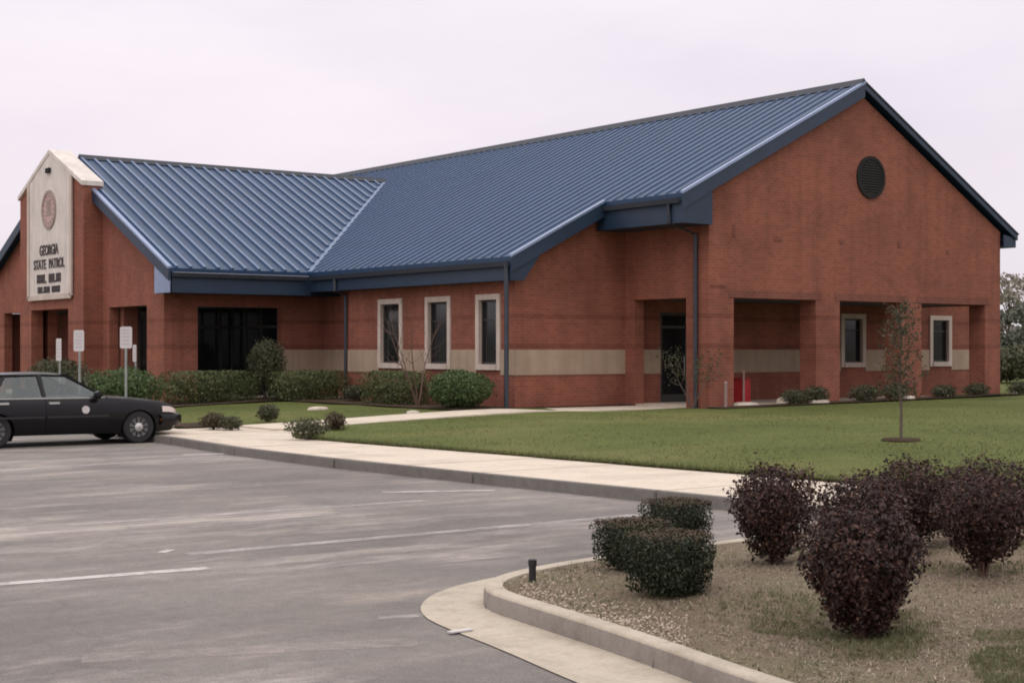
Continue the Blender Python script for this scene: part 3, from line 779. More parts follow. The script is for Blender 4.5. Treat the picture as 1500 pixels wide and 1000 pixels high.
for px,py,w,h,n,seed,lab in (
  (1133,826,.35,.75,5200,1,'purple leaved shrub nearest the three clipped green shrubs'),
  (1262,934,.35,.76,7500,2,'largest purple leaved shrub at the front of the island'),
  (1440,843,.34,.72,4600,3,'purple leaved shrub at the right with bare forked stem showing'),
  (1262,812,.40,.62,4200,4,'purple leaved shrub half hidden directly behind the largest one'),
  (1338,800,.46,.72,5200,5,'tallest looking purple shrub at the back of the cluster'),
  (1448,793,.46,.68,4800,6,'purple shrub at the back, above the one with the forked stem')):
    b=I(px,py); n*=1.3; h*=1.02
    shrub('purple_shrub',lab,'shrub',b,w,w,h,n,.031,'purple',seed,'vase',.27,.5,.13 if seed==3 else .06,PG,'barkred',.011,11,.6,.10)
BG='clipped boxwood shrubs by the island kerb'
for px,py,w,h,n,seed,lab in (
  (990,800,.285,.41,6500,11,'clipped dark green shrub at the back of the three'),
  (926,832,.275,.37,6500,12,'clipped dark green shrub nearest the rounded kerb nose'),
  (980,871,.285,.43,8500,13,'clipped dark green shrub at the front of the three')):
    b=I(px,py)
    t=shrub('boxwood_shrub',lab,'shrub',b,w,w*.95,h,n,.025,'box',seed,'box',.09,.34,.05,BG,'bark',.01,6,.6,.0)
    rnd=random.Random(seed+50); m=MB()
    for _ in range(1500):   # bronze young shoots over the clipped top
        u,v=rnd.uniform(-1,1),rnd.uniform(-1,1); p=b+Vector((u*w*.95,v*w*.9,h*(1.0-.04*max(abs(u),abs(v))**6)+rnd.uniform(-.025,.02)))
        if u*u+v*v>1.45: continue
        leafquad(m,p,Vector((rnd.uniform(-1,1),rnd.uniform(-1,1),1)),.024,rnd)
    m.build('new_growth',M['bronze'],t,weld=False)
def at(X,Y): return Vector((X,Y,zg(X,Y)))
HG='foundation shrubs along the building'
shrub('green_shrub','bright green mounded shrub behind the car bonnet','shrub',at(15.9,38.0),1.0,1.0,1.25,5200,.075,'bright',21,group=HG)
shrub('dark_shrub','dark shrub in front of the sign tower opening','shrub',at(15.6,42.0),.95,.9,1.5,3800,.08,'dull',22,group=HG)
shrub('dark_shrub','loose grey green shrub between the two leftmost signs and the bright shrub','shrub',at(15.3,38.9),.7,.7,1.05,2600,.075,'dull',23,group=HG,lump=.35)
shrub('clipped_hedge','clipped hedge under the wide dark entry opening','hedge',at(20.0,41.4),1.45,.55,.95,6500,.065,'hedge',24,'box',.12,.35,.02,HG)
shrub('upright_shrub','tall rounded shrub on a short stem at the entry opening','shrub',at(21.75,41.2),.58,.58,1.85,4200,.06,'dull',25,'ball',.15,.5,.2,HG,ns=3,sr=.03)
shrub('clipped_hedge','clipped hedge left of the middle downpipe','hedge',at(22.7,40.4),1.15,.75,.88,5600,.065,'hedge',26,'box',.14,.35,.02,HG)
shrub('small_shrub','small dark shrub at the foot of the middle downpipe','shrub',at(22.9,37.9),.4,.4,.5,1200,.06,'dull',27,group=HG)
shrub('clipped_hedge','clipped hedge below the first of the three windows','hedge',at(22.8,35.6),.6,1.25,.92,5200,.065,'hedge',28,'box',.16,.35,.02,HG)
shrub('round_shrub','large round green shrub beside the corner downpipe','shrub',at(22.45,32.0),.85,.85,1.0,5600,.07,'bright',29,'ball',.14,.4,.02,HG)
SG='little shrubs on the grass by the pavement'
for px,py,w,h,mat,seed,lab in (
  (313,627,.30,.36,'brownish',31,'little dark brown shrub on the grass nearest the car'),
  (338,628,.24,.28,'dull',32,'low sparse shrub just right of the dark brown one nearest the car'),
  (393,619,.26,.42,'dull',33,'little upright shrub standing alone midway along the grass strip'),
  (450,641,.44,.42,'dull',34,'widest little shrub, at the pavement edge by the path'),
  (491,630,.24,.38,'brownish',35,'little shrub beside the start of the pale path')):
    b=G(px,py,.19); b=at(b.x,b.y)
    shrub('little_shrub',lab,'shrub',b,w,w,h,1100,.05,mat,seed,'ball',.3,.6,.05,SG)
# low plants in the gable bed
LG='low plants in the bed under the gable'
for X,w,h,lab in ((30.6,.55,.42,'low dark plant under the left part of the first opening'),(31.4,.4,.5,'low dark plant just left of the second pillar'),
                  (33.4,.6,.48,'low dark plant under the second opening, near its pillar'),(34.7,.55,.5,'low dark plant under the second opening, nearest the third pillar'),
                  (36.9,.5,.38,'low dark plant under the window seen in the third opening'),(38.5,.55,.38,'low dark plant left of the last pillar'),(40.7,.6,.4,'low dark plant past the right corner of the building')):
    shrub('low_plant',lab,'plant',at(X,27.95),w,.28,h,1100,.06,'dull',int(X*7),'ball',.35,.6,.0,LG)
# bare crepe myrtle by the windows
def branchy(t,base,h,seed,n0=4,spread=.5,r=.025,mat='barkred',leaves=None,lsize=.06,nl=0):
    rnd=random.Random(seed); m=MB(); tips=[]; base=Vector(base)
    for k in range(n0):
        a=2*math.pi*k/n0+rnd.uniform(-.4,.4); p=base-Vector((0,0,.05)); d=Vector((math.cos(a)*.25,math.sin(a)*.25,1)).normalized(); rr=r; pts=[p]; rad=[rr]
        nseg=6
        for i in range(nseg):
            d=(d+Vector((math.cos(a)*spread*.2,math.sin(a)*spread*.2,.12))+rdir(rnd)*.16).normalized()
            p=p+d*h/nseg; pts.append(p); rr*=.78; rad.append(rr)
            if i>1:
                for _ in range(2):
                    e=(d+rdir(rnd)*.8).normalized(); q=p+e*h*.13; q2=q+(e+Vector((0,0,.4))+rdir(rnd)*.3).normalized()*h*.12
                    m.tube([p,q,q2],[rr*.6,rr*.4,rr*.2],4); tips+= [q,q2]
        tips.append(p); m.tube(pts,rad,6)
    m.build('trunk',M[mat],t,smooth=1)
    if leaves:
        lm=MB()
        for _ in range(nl):
            q=rnd.choice(tips)+rdir(rnd)*rnd.random()*.16*h**.5; leafquad(lm,q,rdir(rnd),lsize,rnd)
        lm.build('crown',M[leaves],t,weld=False)
b=at(22.4,33.9); t=thing('bare_tree',b,'small nearly bare tree with several thin stems between the windows','tree')
branchy(t,b,2.5,41,4,.30,.03,'barkred','brownish',.05,170)
b=at(20.95,16.75); t=thing('young_tree',b,'thin young tree with sparse crown standing alone on the lawn','tree')
rnd=random.Random(7); m=MB(); pts=[b+Vector((0,0,-.05)),b+Vector((.01,0,.5)),b+Vector((-.02,.02,1.0)),b+Vector((.02,0,1.6)),b+Vector((0,.01,2.3))]
m.tube(pts,[.03,.024,.02,.015,.006],6); tips=[]
for i in range(30):
    z=.62+1.65*i/30; a=i*2.4; l=(.36-.10*(i/30))*rnd.uniform(.7,1.15); p0=b+Vector((0,0,z)); d=Vector((math.cos(a),math.sin(a),.75))
    q=p0+d*l*.6; q2=q+(d+rdir(rnd)*.4)*l*.5; m.tube([p0,q,q2],[.008,.006,.003],4); tips+=[p0.lerp(q,.6),q,q2]
m.build('trunk',M['bark'],t,smooth=1)
m=MB()
for _ in range(1900): leafquad(m,rnd.choice(tips)+rdir(rnd)*rnd.random()*.15,rdir(rnd),.055,rnd)
m.build('crown',M['olive'],t,weld=False)
m=MB(); m.lathe([(.34,.0),(.30,.035),(.02,.05)],(b.x,b.y,b.z+.005),'Z',18)
tag(m.build('mulch_ring',M['mulch']),kind='structure')
X,Y=27.15,28.35; b=at(X,Y); t=thing('thin_plant',b,'thin leggy green plant at the corner pillar and downpipe','plant')
branchy(t,b,1.4,43,4,.4,.022,'bark','dull',.065,620)
# ------------------------------------------------------------------ far trees on the right
def tree(name,label,base,h,cr,seed,mat,n,size,group=None,low=.3,sparse=False):
    base=Vector(base); t=thing(name,base,label,'tree',group); rnd=random.Random(seed); m=MB(); lm=MB()
    m.tube([base-Vector((0,0,.3)),base+Vector((0,0,h*.3)),base+Vector((rnd.uniform(-.3,.3),0,h*.6)),base+Vector((0,0,h*.9))],[h*.022,h*.017,h*.011,h*.003],8)
    cl=[]
    for k in range(26):
        z=h*(low+(1-low)*rnd.random()**.9); a=rnd.uniform(0,6.28); w=cr*math.sin(math.pi*min(1,max(.12,(z/h-low*.6)/(1.08-low*.6))))**.7*rnd.uniform(.35,1)
        q=base+Vector((math.cos(a)*w,math.sin(a)*w,z)); p0=base+Vector((0,0,z*.72))
        m.tube([p0,p0.lerp(q,.55)+Vector((0,0,.2)),q],[h*.006,h*.004,h*.0015],5); cl.append((q,cr*rnd.uniform(.22,.42)))
    for _ in range(n):
        q,r=rnd.choice(cl); d=rdir(rnd); leafquad(lm,q+Vector((d.x,d.y,d.z*.7))*r*rnd.random()**.5,d+rdir(rnd),size,rnd,.7)
    m.build('trunk',M['bark'],t,smooth=1); lm.build('crown',M[mat],t,weld=False); return t
def far(px,d):
    x=(px-750)/FPX*d; return (x*S_+d*C_,-x*C_+d*S_,.2)
FG='trees beyond the right end of the building'
tree('pale_tree','pale thin leaved tree rising over the right building corner',far(1478,86),5.7,1.9,61,'farpale',1500,.22,FG,.35)
tree('leafy_tree','green leafy tree just right of the building corner',far(1500,78),3.7,2.2,62,'far',3600,.24,FG,.08)
tree('leafy_tree','green leafy tree at the far right edge',far(1560,80),4.2,2.6,63,'far',3600,.24,FG,.1)
tree('pale_tree','taller pale tree behind the green trees at the right edge',far(1520,95),6.4,2.6,64,'farpale',1800,.24,FG,.3)
shrub('dark_bush','dark low bush beside the right building corner','bush',(far(1478,62)[0],far(1478,62)[1],.45),1.4,1.4,1.6,2600,.14,'dull',65)
shrub('dark_bush','dark low bush under the green tree at the right edge','bush',(far(1530,64)[0],far(1530,64)[1],.45),1.8,1.6,1.8,2600,.15,'dull',66)

# a far wood that reads as one mass behind the building
rnd=random.Random(99); m=MB()
for i in range(15000):
    u=rnd.random(); x=-190+u*520; y=150+60*math.sin(u*3.1)+rnd.uniform(-9,9)
    if u>.72: x=140+rnd.uniform(-10,10)+60*(u-.72); y=150-(u-.72)*800
    hh=6.0+2.2*noise.noise((x*.06,y*.06,1))+1.5*noise.noise((x*.2,y*.2,4)); z=hh*rnd.random()**.7
    leafquad(m,Vector((x,y,z)),rdir(rnd),1.5,rnd,.7)
tag(m.build('far_wood',M['far'],weld=False),'far off line of trees beyond the building','woods',kind='stuff')
# ------------------------------------------------------------------ loose ground cover
rnd=random.Random(77); m=MB(); wm=MB(); pm=MB()
poly=[p for p in KI[20:]]
def inside(x,y):
    c=False; Q=[(p.x,p.y) for p in KI[::3]]+[(24,10.2),(24,-4),(5.2,-4)]
    for i in range(len(Q)):
        x1,y1=Q[i]; x2,y2=Q[i-1]
        if (y1>y)!=(y2>y) and x<(x2-x1)*(y-y1)/(y2-y1)+x1: c=not c
    return c
cnt=0
while cnt<34000:
    px=rnd.uniform(730,1530); py=rnd.uniform(795,1030)
    q=G(px,py,.2)
    if not inside(q.x,q.y): continue
    q.z=zi(q.x,q.y)+.004; cnt+=1
    g=noise.noise((q.x*.9,q.y*.9,3.3))
    e=(px-1285)**2/95**2+(py-930)**2/34**2
    green=(g>.12 and px>1100 and rnd.random()<.6) or e+.5*g<rnd.uniform(.2,1.1) or (px>1440+90*g and py>950+60*g) or rnd.random()<.04+max(0,.5*g)
    if green and rnd.random()<.85:
        a=rnd.uniform(0,6.28); l=rnd.uniform(.010,.038); w=.003; s=Vector((math.cos(a)*w,math.sin(a)*w,0)); tip=Vector((rnd.uniform(-.6,.6)*l,rnd.uniform(-.6,.6)*l,l))
        for _ in range(3):
            o=Vector((rnd.uniform(-.02,.02),rnd.uniform(-.02,.02),0)); wm.add([q+o-s,q+o+s,q+o+tip*rnd.uniform(.7,1.2)],[(0,1,2)])
    else:
        a=rnd.uniform(0,6.28); l=rnd.uniform(.010,.036); w=rnd.uniform(.0012,.004)
        d=Vector((math.cos(a),math.sin(a),rnd.choice((.05,.2,.5,1.4))*rnd.random())).normalized()*l; s=Vector((-math.sin(a),math.cos(a),0))*w
        m.add([q-s,q+s,q+d+s*.6,q+d-s*.6],[(0,1,2,3)])
fl=MB()
for _ in range(900):
    bx_,by_=rnd.choice(((1133,826),(1262,934),(1440,843),(1262,812),(1338,800),(980,871),(926,832))); q0=I(bx_,by_)
    q=q0+Vector((rnd.gauss(0,.33),rnd.gauss(0,.33),0))
    if not inside(q.x,q.y): continue
    q.z=zi(q.x,q.y)+.008; leafquad(fl,q,Vector((rnd.uniform(-.4,.4),rnd.uniform(-.4,.4),1)),.03,rnd)
tag(fl.build('fallen_leaves',M['brownish'],weld=False),'brown fallen leaves lying under the island shrubs','leaves',kind='stuff')
tag(m.build('dry_grass',M['straw'],weld=False),'dry straw and leaf litter covering the island soil','litter',kind='stuff')
tag(wm.build('green_weeds',M['weeds'],weld=False),'short green weeds growing round the front purple shrub','weeds',kind='stuff')
for _ in range(3600):
    px=rnd.uniform(760,1010); py=rnd.uniform(835,960); q=G(px,py,.15)
    if not inside(q.x,q.y): continue
    d=min((q.xy-p.xy).length for p in KI[::3])
    if d>.5*rnd.random()+.08: continue
    q.z=zi(q.x,q.y)+.004; r=rnd.uniform(.005,.015)
    pm.add([q+Vector((r,0,0)),q+Vector((0,r*rnd.uniform(.6,1),0)),q+Vector((-r,0,0)),q+Vector((0,-r,0)),q+Vector((0,0,r*.8)),],[(0,1,4),(1,2,4),(2,3,4),(3,0,4)])
tag(pm.build('gravel',M['gravelbeige'],weld=False),'pale gravel scattered just inside the island kerb','gravel',kind='stuff')
# blades along the lawn edges so that the border is ragged
m=MB()
for _ in range(9000):
    y=rnd.uniform(10,30); e=lx(y); x=e+abs(rnd.gauss(0,.18))-.03; z=zg(x,y)-.01
    a=rnd.uniform(0,6.28); l=rnd.uniform(.03,.07); s=Vector((math.cos(a),math.sin(a),0))*.006; q=Vector((x,y,z))
    m.add([q-s,q+s,q+Vector((rnd.uniform(-.04,.03),rnd.uniform(-.03,.03),l))],[(0,1,2)])
for _ in range(42000):
    px=rnd.uniform(260,1520); py=rnd.uniform(582,740); q=G(px,py,.25 if py>612 else .40)
    if q.x<lx(q.y)+.02 or q.x>44 or (29.1<q.y<31.1) or (q.y>27.4 and q.x>21.5) or q.y>40: continue
    q.z=zg(q.x,q.y)-.005; a=rnd.uniform(0,6.28); l=rnd.uniform(.02,.045); s=Vector((math.cos(a),math.sin(a),0))*.007
    m.add([q-s,q+s,q+Vector((rnd.uniform(-.03,.03),rnd.uniform(-.03,.03),l))],[(0,1,2)])
tag(m.build('lawn_grass',M['lawnblade'],weld=False),'short mown grass blades on the lawn','grass',kind='stuff')

# ------------------------------------------------------------------ small things
def stone(px,py,w,h,seed,lab,group,z=None):
    p=G(px,py,.42); 
    if z is None: p=at(p.x,p.y)
    rnd=random.Random(seed); m=MB(); n=9; w*=1.25; h*=1.2
    prof=[]
    for ring,(r,zz) in enumerate(((1,0),(1.02,.4),(.85,.85),(.4,1.0))):
        for k in range(n):
            t=2*math.pi*k/n; q=r*(1+.2*noise.noise((math.cos(t)*2+seed,math.sin(t)*2,ring*.4)))
            prof.append((p.x+math.cos(t)*q*w/2,p.y+math.sin(t)*q*w*.32,p.z-.03+zz*h*(1+.15*noise.noise((k,seed,ring)))))
    m.add(prof,[(r*n+k,r*n+(k+1)%n,(r+1)*n+(k+1)%n,(r+1)*n+k) for r in range(3) for k in range(n)]+[tuple(3*n+k for k in range(n)),])
    tag(m.build('edging_stone',M['stonepale'],None,loc=(p.x,p.y,p.z),smooth=.9),lab,'stone',group)
EG='pale stones edging the beds'
for a in ((1090,593,.75,.14,1,'long pale stone at the front of the first gable opening'),(1147,591,.36,.22,2,'blocky pale stone below the right half of the first opening'),
          (1199,592,.60,.13,3,'flat pale stone at the foot of the second pillar'),(1268,589,.42,.2,4,'pale stone below the second gable opening'),
          (1330,588,.4,.12,5,'low pale stone behind the young tree trunk'),(1384,584,.42,.22,6,'pale stone below the window in the third opening'),
          (1440,581,.65,.10,7,'flat pale stone at the foot of the last pillar'),(1486,580,.22,.24,8,'small pale stone past the right corner of the building'),
          (466,594,.5,.09,9,'pale flat stone at the bed edge left of the middle downpipe'),(605,600,.3,.08,10,'pale flat stone at the bed edge under the windows')):
    stone(*a[:5],a[5],EG)
# red box-like bin in the porch
p=Vector((30.2,29.6,F))
t=thing('red_bin',p,'red upright bin in the porch behind the corner pillar','bin')
m=MB().prism([(p.x-.18,p.y-.2,F),(p.x+.18,p.y-.2,F),(p.x+.17,p.y-.2,F+.66),(p.x-.17,p.y-.2,F+.66)],(0,.42,0)); m.build('body',M['red'],t,bevel=.02)
MB().box(p.x-.18,p.x+.18,p.y-.22,p.y+.23,F+.662,F+.70).build('lid',M['red'],t,bevel=.02)
MB().tube([(p.x-.2,p.y-.29,F),(p.x-.2,p.y-.29,F+.92)],.028,8).build('pole',M['paleplaster'],t,smooth=.7)
q=at(28.05,28.05)
t=thing('marker_post',q,'short pale post in front of the corner pillar','post')
MB().tube([q-Vector((0,0,.1)),q+Vector((0,0,.62))],.045,10).build('shaft',M['paleplaster'],t,smooth=.7)
MB().lathe([(.05,.62),(.05,.66),(.02,.69)],q,'Z',10).build('cap',M['paleplaster'],t)
# stub of black pipe on the island
q=I(780,853)
t=thing('pipe_stub',q,'short black upright pipe near the kerb nose of the island','pipe')
MB().lathe([(.028,-.05),(.028,.155),(.022,.155),(.022,.08)],q,'Z',16,caps=False).build('shaft',M['black'],t,smooth=.7)
MB().lathe([(.033,.13),(.033,.175),(.015,.182)],q,'Z',16).build('cap',M['black'],t,smooth=.7)
q=G(675,927)
tag(MB().box(q.x-.09,q.x+.09,q.y-.02,q.y+.03,.012,.022).build('litter_scrap',M['signwhite'],None,loc=(q.x,q.y,.01)),'scrap of white paper at the edge of the gutter','litter')

def signpost(X,Y,ztop,w,h,rz,label,rows,group):
    b=at(X,Y); t=thing('parking_sign',b,label,'sign',group)
    c,s=math.cos(rz),math.sin(rz)   # face normal points to (-s, -c) side
    def W(u,d,z): return (X+u*c+d*s, Y+u*s-d*c, z)
    MB().tube([(X,Y,b.z-.2),(X,Y,ztop-.04)],.03,8).build('post',M['post'],t,smooth=.7)
    m=MB(); r=.03
    poly=[(-w/2+r,0),(w/2-r,0),(w/2,r),(w/2,h-r),(w/2-r,h),(-w/2+r,h),(-w/2,h-r),(-w/2,r)]
    n=len(poly); off=Vector(W(0,.036,0))-Vector(W(0,.030,0))
    m.prism([W(u,.031,ztop-h+z) for u,z in poly],off); pl=m.build('plate',M['signwhite'],t)
    m=MB()
    for (u0,u1,z0,z1) in rows:
        m=MB()
        m.prism([W(u0*w-w/2,.0375,ztop-h+z0*h),W(u1*w-w/2,.0375,ztop-h+z0*h),W(u1*w-w/2,.0375,ztop-h+z1*h),W(u0*w-w/2,.0375,ztop-h+z1*h)],off*.3)
        m.build('print',M['signgrey'],pl)
rows=[(.15,.85,.80,.86),(.2,.8,.66,.72),(.15,.85,.50,.56),(.25,.75,.34,.40),(.2,.8,.16,.22)]
SGN='small white parking signs before the entrance'
signpost(13.96,33.3,2.43,.27,.50,R(-20),'white parking sign on a tall post above the car bonnet',rows,SGN)
signpost(16.2,38.0,2.03,.18,.45,R(-84),'sign turned nearly edge on, right of the tall post',rows,SGN)
signpost(13.4,34.7,2.36,.27,.50,R(-50),'white sign partly over the dark shrub, left of the bright shrub',rows,SGN)
signpost(14.9,40.0,2.2,.26,.60,R(-80),'narrow looking sign turned away at the sign tower pillar',rows,SGN)

# ------------------------------------------------------------------ the car
M['carpaint']=mat_plain('black car paint',(.0045,.004,.005),.28,0,.15,2,.24,.08)
M['carglass_']=None
def mat_carglass():
    m,nt,ns,ls,bs=newmat('car glass')
    gl=ns.new('ShaderNodeBsdfGlossy'); gl.inputs['Roughness'].default_value=.03; gl.inputs['Color'].default_value=(.9,.95,.95,1)
    tr=ns.new('ShaderNodeBsdfTransparent'); tr.inputs[0].default_value=(.55,.63,.60,1)
    fr=ns.new('ShaderNodeLayerWeight'); fr.inputs[0].default_value=.5
    pw=N(ns,'ShaderNodeMath',operation='POWER'); ls.new(fr.outputs['Facing'],pw.inputs[0]); pw.inputs[1].default_value=4
    ad=N(ns,'ShaderNodeMath',operation='MULTIPLY_ADD'); ls.new(pw.outputs[0],ad.inputs[0]); ad.inputs[1].default_value=.8; ad.inputs[2].default_value=.09
    mx=ns.new('ShaderNodeMixShader'); ls.new(ad.outputs[0],mx.inputs[0]); ls.new(tr.outputs[0],mx.inputs[1]); ls.new(gl.outputs[0],mx.inputs[2])
    ls.new(mx.outputs[0],ns['Material Output'].inputs[0]); return m
M['carglass']=mat_carglass()
M['tyre']=mat_plain('tyre rubber',(.016,.016,.017),.85)
M['rim']=mat_plain('wheel cover',(.13,.13,.13),.4,.5)
M['hub']=mat_plain('bright hub',(.5,.48,.46),.35,.5)
M['chrome']=mat_plain('chrome',(.55,.56,.58),.2,.9)
M['lamp']=mat_plain('headlamp lens',(.62,.52,.48),.2)
M['amber']=mat_plain('amber lens',(.45,.16,.05),.25)
M['seatcloth']=mat_plain('grey seat cloth',(.05,.055,.06),.9)
M['tail']=mat_plain('red lens',(.25,.012,.01),.25)
CX,CY=12.53-1.5,30.17       # front axle at 12.53
car=thing('parked_car',(CX,CY,0),'black four door saloon parked nose in at the pavement','car')
def interp(P,x):
    if x<=P[0][0]: return P[0][1]
    for (a,b),(c,d) in zip(P,P[1:]):
        if x<=c:
            t=(x-a)/(c-a); return b+(d-b)*t
    return P[-1][1]
TOP=[(-2.85,.70),(-2.82,.80),(-2.72,.885),(-2.45,.94),(-1.9,.965),(-1.2,.955),(.55,.945),(.75,.955),(1.3,.925),(1.8,.87),(2.15,.81),(2.32,.75),(2.42,.66),(2.46,.55)]
BOT=[(-2.85,.50),(-2.75,.40),(-2.3,.30),(-1.9,.23),(1.9,.22),(2.25,.24),(2.40,.30),(2.46,.40)]
HW=[(-2.85,.72),(-2.75,.84),(-2.4,.93),(-1.4,.975),(1.4,.975),(2.0,.93),(2.3,.83),(2.42,.70),(2.46,.60)]
AX=(1.5,-1.42); RA=.385
def cb(x):
    b=interp(BOT,x)
    for a in AX:
        if abs(x-a)<RA: b=max(b,.30+math.sqrt(RA*RA-(x-a)**2))
    return b
def sec(x):
    b,t,w=cb(x),interp(TOP,x),interp(HW,x); b0=interp(BOT,x)
    def wz(z): # side curvature
        f=(z-b0)/max(.01,t-b0)
        return w*interp([(0,.93),(.12,.97),(.38,1.0),(.62,1.0),(.80,.975),(.93,.945),(1,.90)],f)
    zs=[b+(t-.012-b)*k for k in (0,.14,.3,.46,.62,.76,.88,1)]
    pts=[(wz(z),z) for z in zs]+[(w*.80,t+.006),(w*.5,t+.022),(0,t+.03)]
    return pts
xs=sorted(set([round(-2.85+.05*i,3) for i in range(107)]+[2.46]+[round(a+RA*math.cos(math.pi*k/18),3) for a in AX for k in range(19)]+[round(a+s*(RA+.001),3) for a in AX for s in (-1,1)]+[-2.82,-2.72,2.32,2.42]))
xs=[x for i,x in enumerate(xs) if i==0 or x-xs[i-1]>.0009]
m=MB(); V=[]; 
for x in xs:
    s=sec(x); ring=[(y,z) for y,z in s]+[(-y,z) for y,z in reversed(s[:-1])]
    for y,z in ring: V.append((CX+x,CY-y,z))
k=len(V)//len(xs)
fs=[(i*k+j,i*k+(j+1)%k,(i+1)*k+(j+1)%k,(i+1)*k+j) for i in range(len(xs)-1) for j in range(k)]
fs+= [tuple(range(k)),tuple((len(xs)-1)*k+j for j in range(k))]
m.add(V,fs); m.build('body',M['carpaint'],car,smooth=.55)
# wheel wells are dark liners
for a in AX:
    for sd in (-1,1):
        m=MB().lathe([(RA-.01,.0),(RA-.01,.28),(.02,.28)],(CX+a,CY-(.93-.0)*sd if sd>0 else CY+.93-.28,.31),'Y',24,caps=False)
        m.v=[(a_,b_,max(c_,.13)) for a_,b_,c_ in m.v]
        m.build('wheel_liner',M['black'],car,smooth=.7)
# doors: thin shells over the body side
def sidept(x,f):
    b,t,w=interp(BOT,x),interp(TOP,x),interp(HW,x)
    z=b+.03+(t-.03-b)*f
    for a in AX:
        if abs(x-a)<RA+.03: z=max(z,.31+math.sqrt((RA+.03)**2-(x-a)**2))
    ff=(z-b)/max(.01,t-b)
    return w*interp([(0,.93),(.12,.97),(.38,1.0),(.62,1.0),(.80,.975),(.93,.945),(1,.90)],ff), z
for sd in (1,-1):
    for x0,x1,front in ((-.42,.86,True),(-1.42,-.44,False)):
        m=MB(); nx,nz=14,9; V=[]
        for i in range(nx+1):
            for j in range(nz+1):
                x=x0+(x1-x0)*i/nx; y,z=sidept(x,j/nz); V.append((CX+x,CY-sd*(y+.007),z))
        m.add(V,[(i*(nz+1)+j,(i+1)*(nz+1)+j,(i+1)*(nz+1)+j+1,i*(nz+1)+j+1) for i in range(nx) for j in range(nz)])
        # returns
        base=len(V); 
        d=m.build('door',M['carpaint'],car,smooth=.7)
        md=d.modifiers.new('thick','SOLIDIFY'); md.thickness=.006; md.offset=0
        hx=x0+.16; y,z=sidept(hx,.86)
        MB().box(CX+hx-.11,CX+hx+.11,CY-sd*(y+.03)-.012,CY-sd*(y+.03)+.012,z-.02,z+.022).build('handle',M['chrome'],d,bevel=.006)
        if front and sd==1:
            hx=.42; y,z=sidept(hx,.66)
            MB().lathe([(.078,-.012),(.078,.0)],(CX+hx-.05,CY-y-.012,z),'Y',20).build('badge',M['signwhite'],d)
        # body side moulding
        mm=MB(); mm.box(CX+x0+.02,CX+x1-.02,CY-sd*(interp(HW,0)+.012)-.006,CY-sd*(interp(HW,0)+.012)+.006,.56,.60)
        mm.build('side_moulding',M['black'],d)
# cabin
ZB=.945
def cab(x,y,z): return (CX+x,CY+y,z)
RW=.60; BW=.86
roofst=[(-1.30,1.36,.60),(-1.15,1.405,.615),(-.8,1.435,.625),(-.4,1.442,.63),(-.05,1.425,.625),(.12,1.395,.61)]
V=[]; m=MB()
for x,z,w in roofst:
    for f in (-1,-.93,-.6,0,.6,.93,1): V.append(cab(x,w*f*1.02,z+(.0 if abs(f)==1 else .025 if abs(f)>.9 else .04 if abs(f)>.5 else .05)-.03))
n=7; fs=[(i*n+j,i*n+j+1,(i+1)*n+j+1,(i+1)*n+j) for i in range(len(roofst)-1) for j in range(n-1)]
m.add(V,fs); rf=m.build('roof',M['carpaint'],car,smooth=.9)
md=rf.modifiers.new('thick','SOLIDIFY'); md.thickness=.035; md.offset=-1
def sill(x): return interp(TOP,x)-.005
m=MB()
for sd in (1,-1):
    # pillars A, B, C as tapered bars and the window rail
    m.bar(cab(.80,-sd*.83,.945),cab(.10,-sd*.605,1.385),.06,.05)
    m.bar(cab(-.43,-sd*.885,.935),cab(-.46,-sd*.625,1.41),.085,.035,up=(0,1,0))
    m.prism([cab(-1.40,-sd*.865,.94),cab(-1.98,-sd*.80,.955),cab(-1.30,-sd*.605,1.355),cab(-1.08,-sd*.615,1.405)],(0,sd*.03,0))
    m.bar(cab(.12,-sd*.607,1.385),cab(-1.25,-sd*.612,1.39),.035,.05)
    m.bar(cab(.82,-sd*.865,.945),cab(-1.6,-sd*.865,.955),.05,.035)
m.bar(cab(.10,-.6,1.385),cab(.10,.6,1.385),.05,.03); m.bar(cab(-1.28,-.6,1.36),cab(-1.28,.6,1.36),.05,.03)
m.build('window_pillars',M['carpaint'],car,bevel=.008)
for sd in (1,-1): MB().bar(cab(.80,-sd*.893,.945),cab(-1.5,-sd*.893,.952),.012,.03).build('chrome_trim',M['chrome'],car)
m=MB(); V=[]
for i in range(9):
    f=-1+2*i/8; V.append(cab(.80+.12*(1-f*f),.80*f,.955)); V.append(cab(.10+.05*(1-f*f),.585*f,1.395))
m.add(V,[(2*i,2*i+2,2*i+3,2*i+1) for i in range(8)]); m.build('windscreen',M['carglass'],car,smooth=1)
m=MB(); V=[]
for i in range(9):
    f=-1+2*i/8; V.append(cab(-1.98-.06*(1-f*f),.76*f,.968)); V.append(cab(-1.28-.03*(1-f*f),.58*f,1.365))
m.add(V,[(2*i,2*i+2,2*i+3,2*i+1) for i in range(8)]); m.build('rear_window',M['carglass'],car,smooth=1)
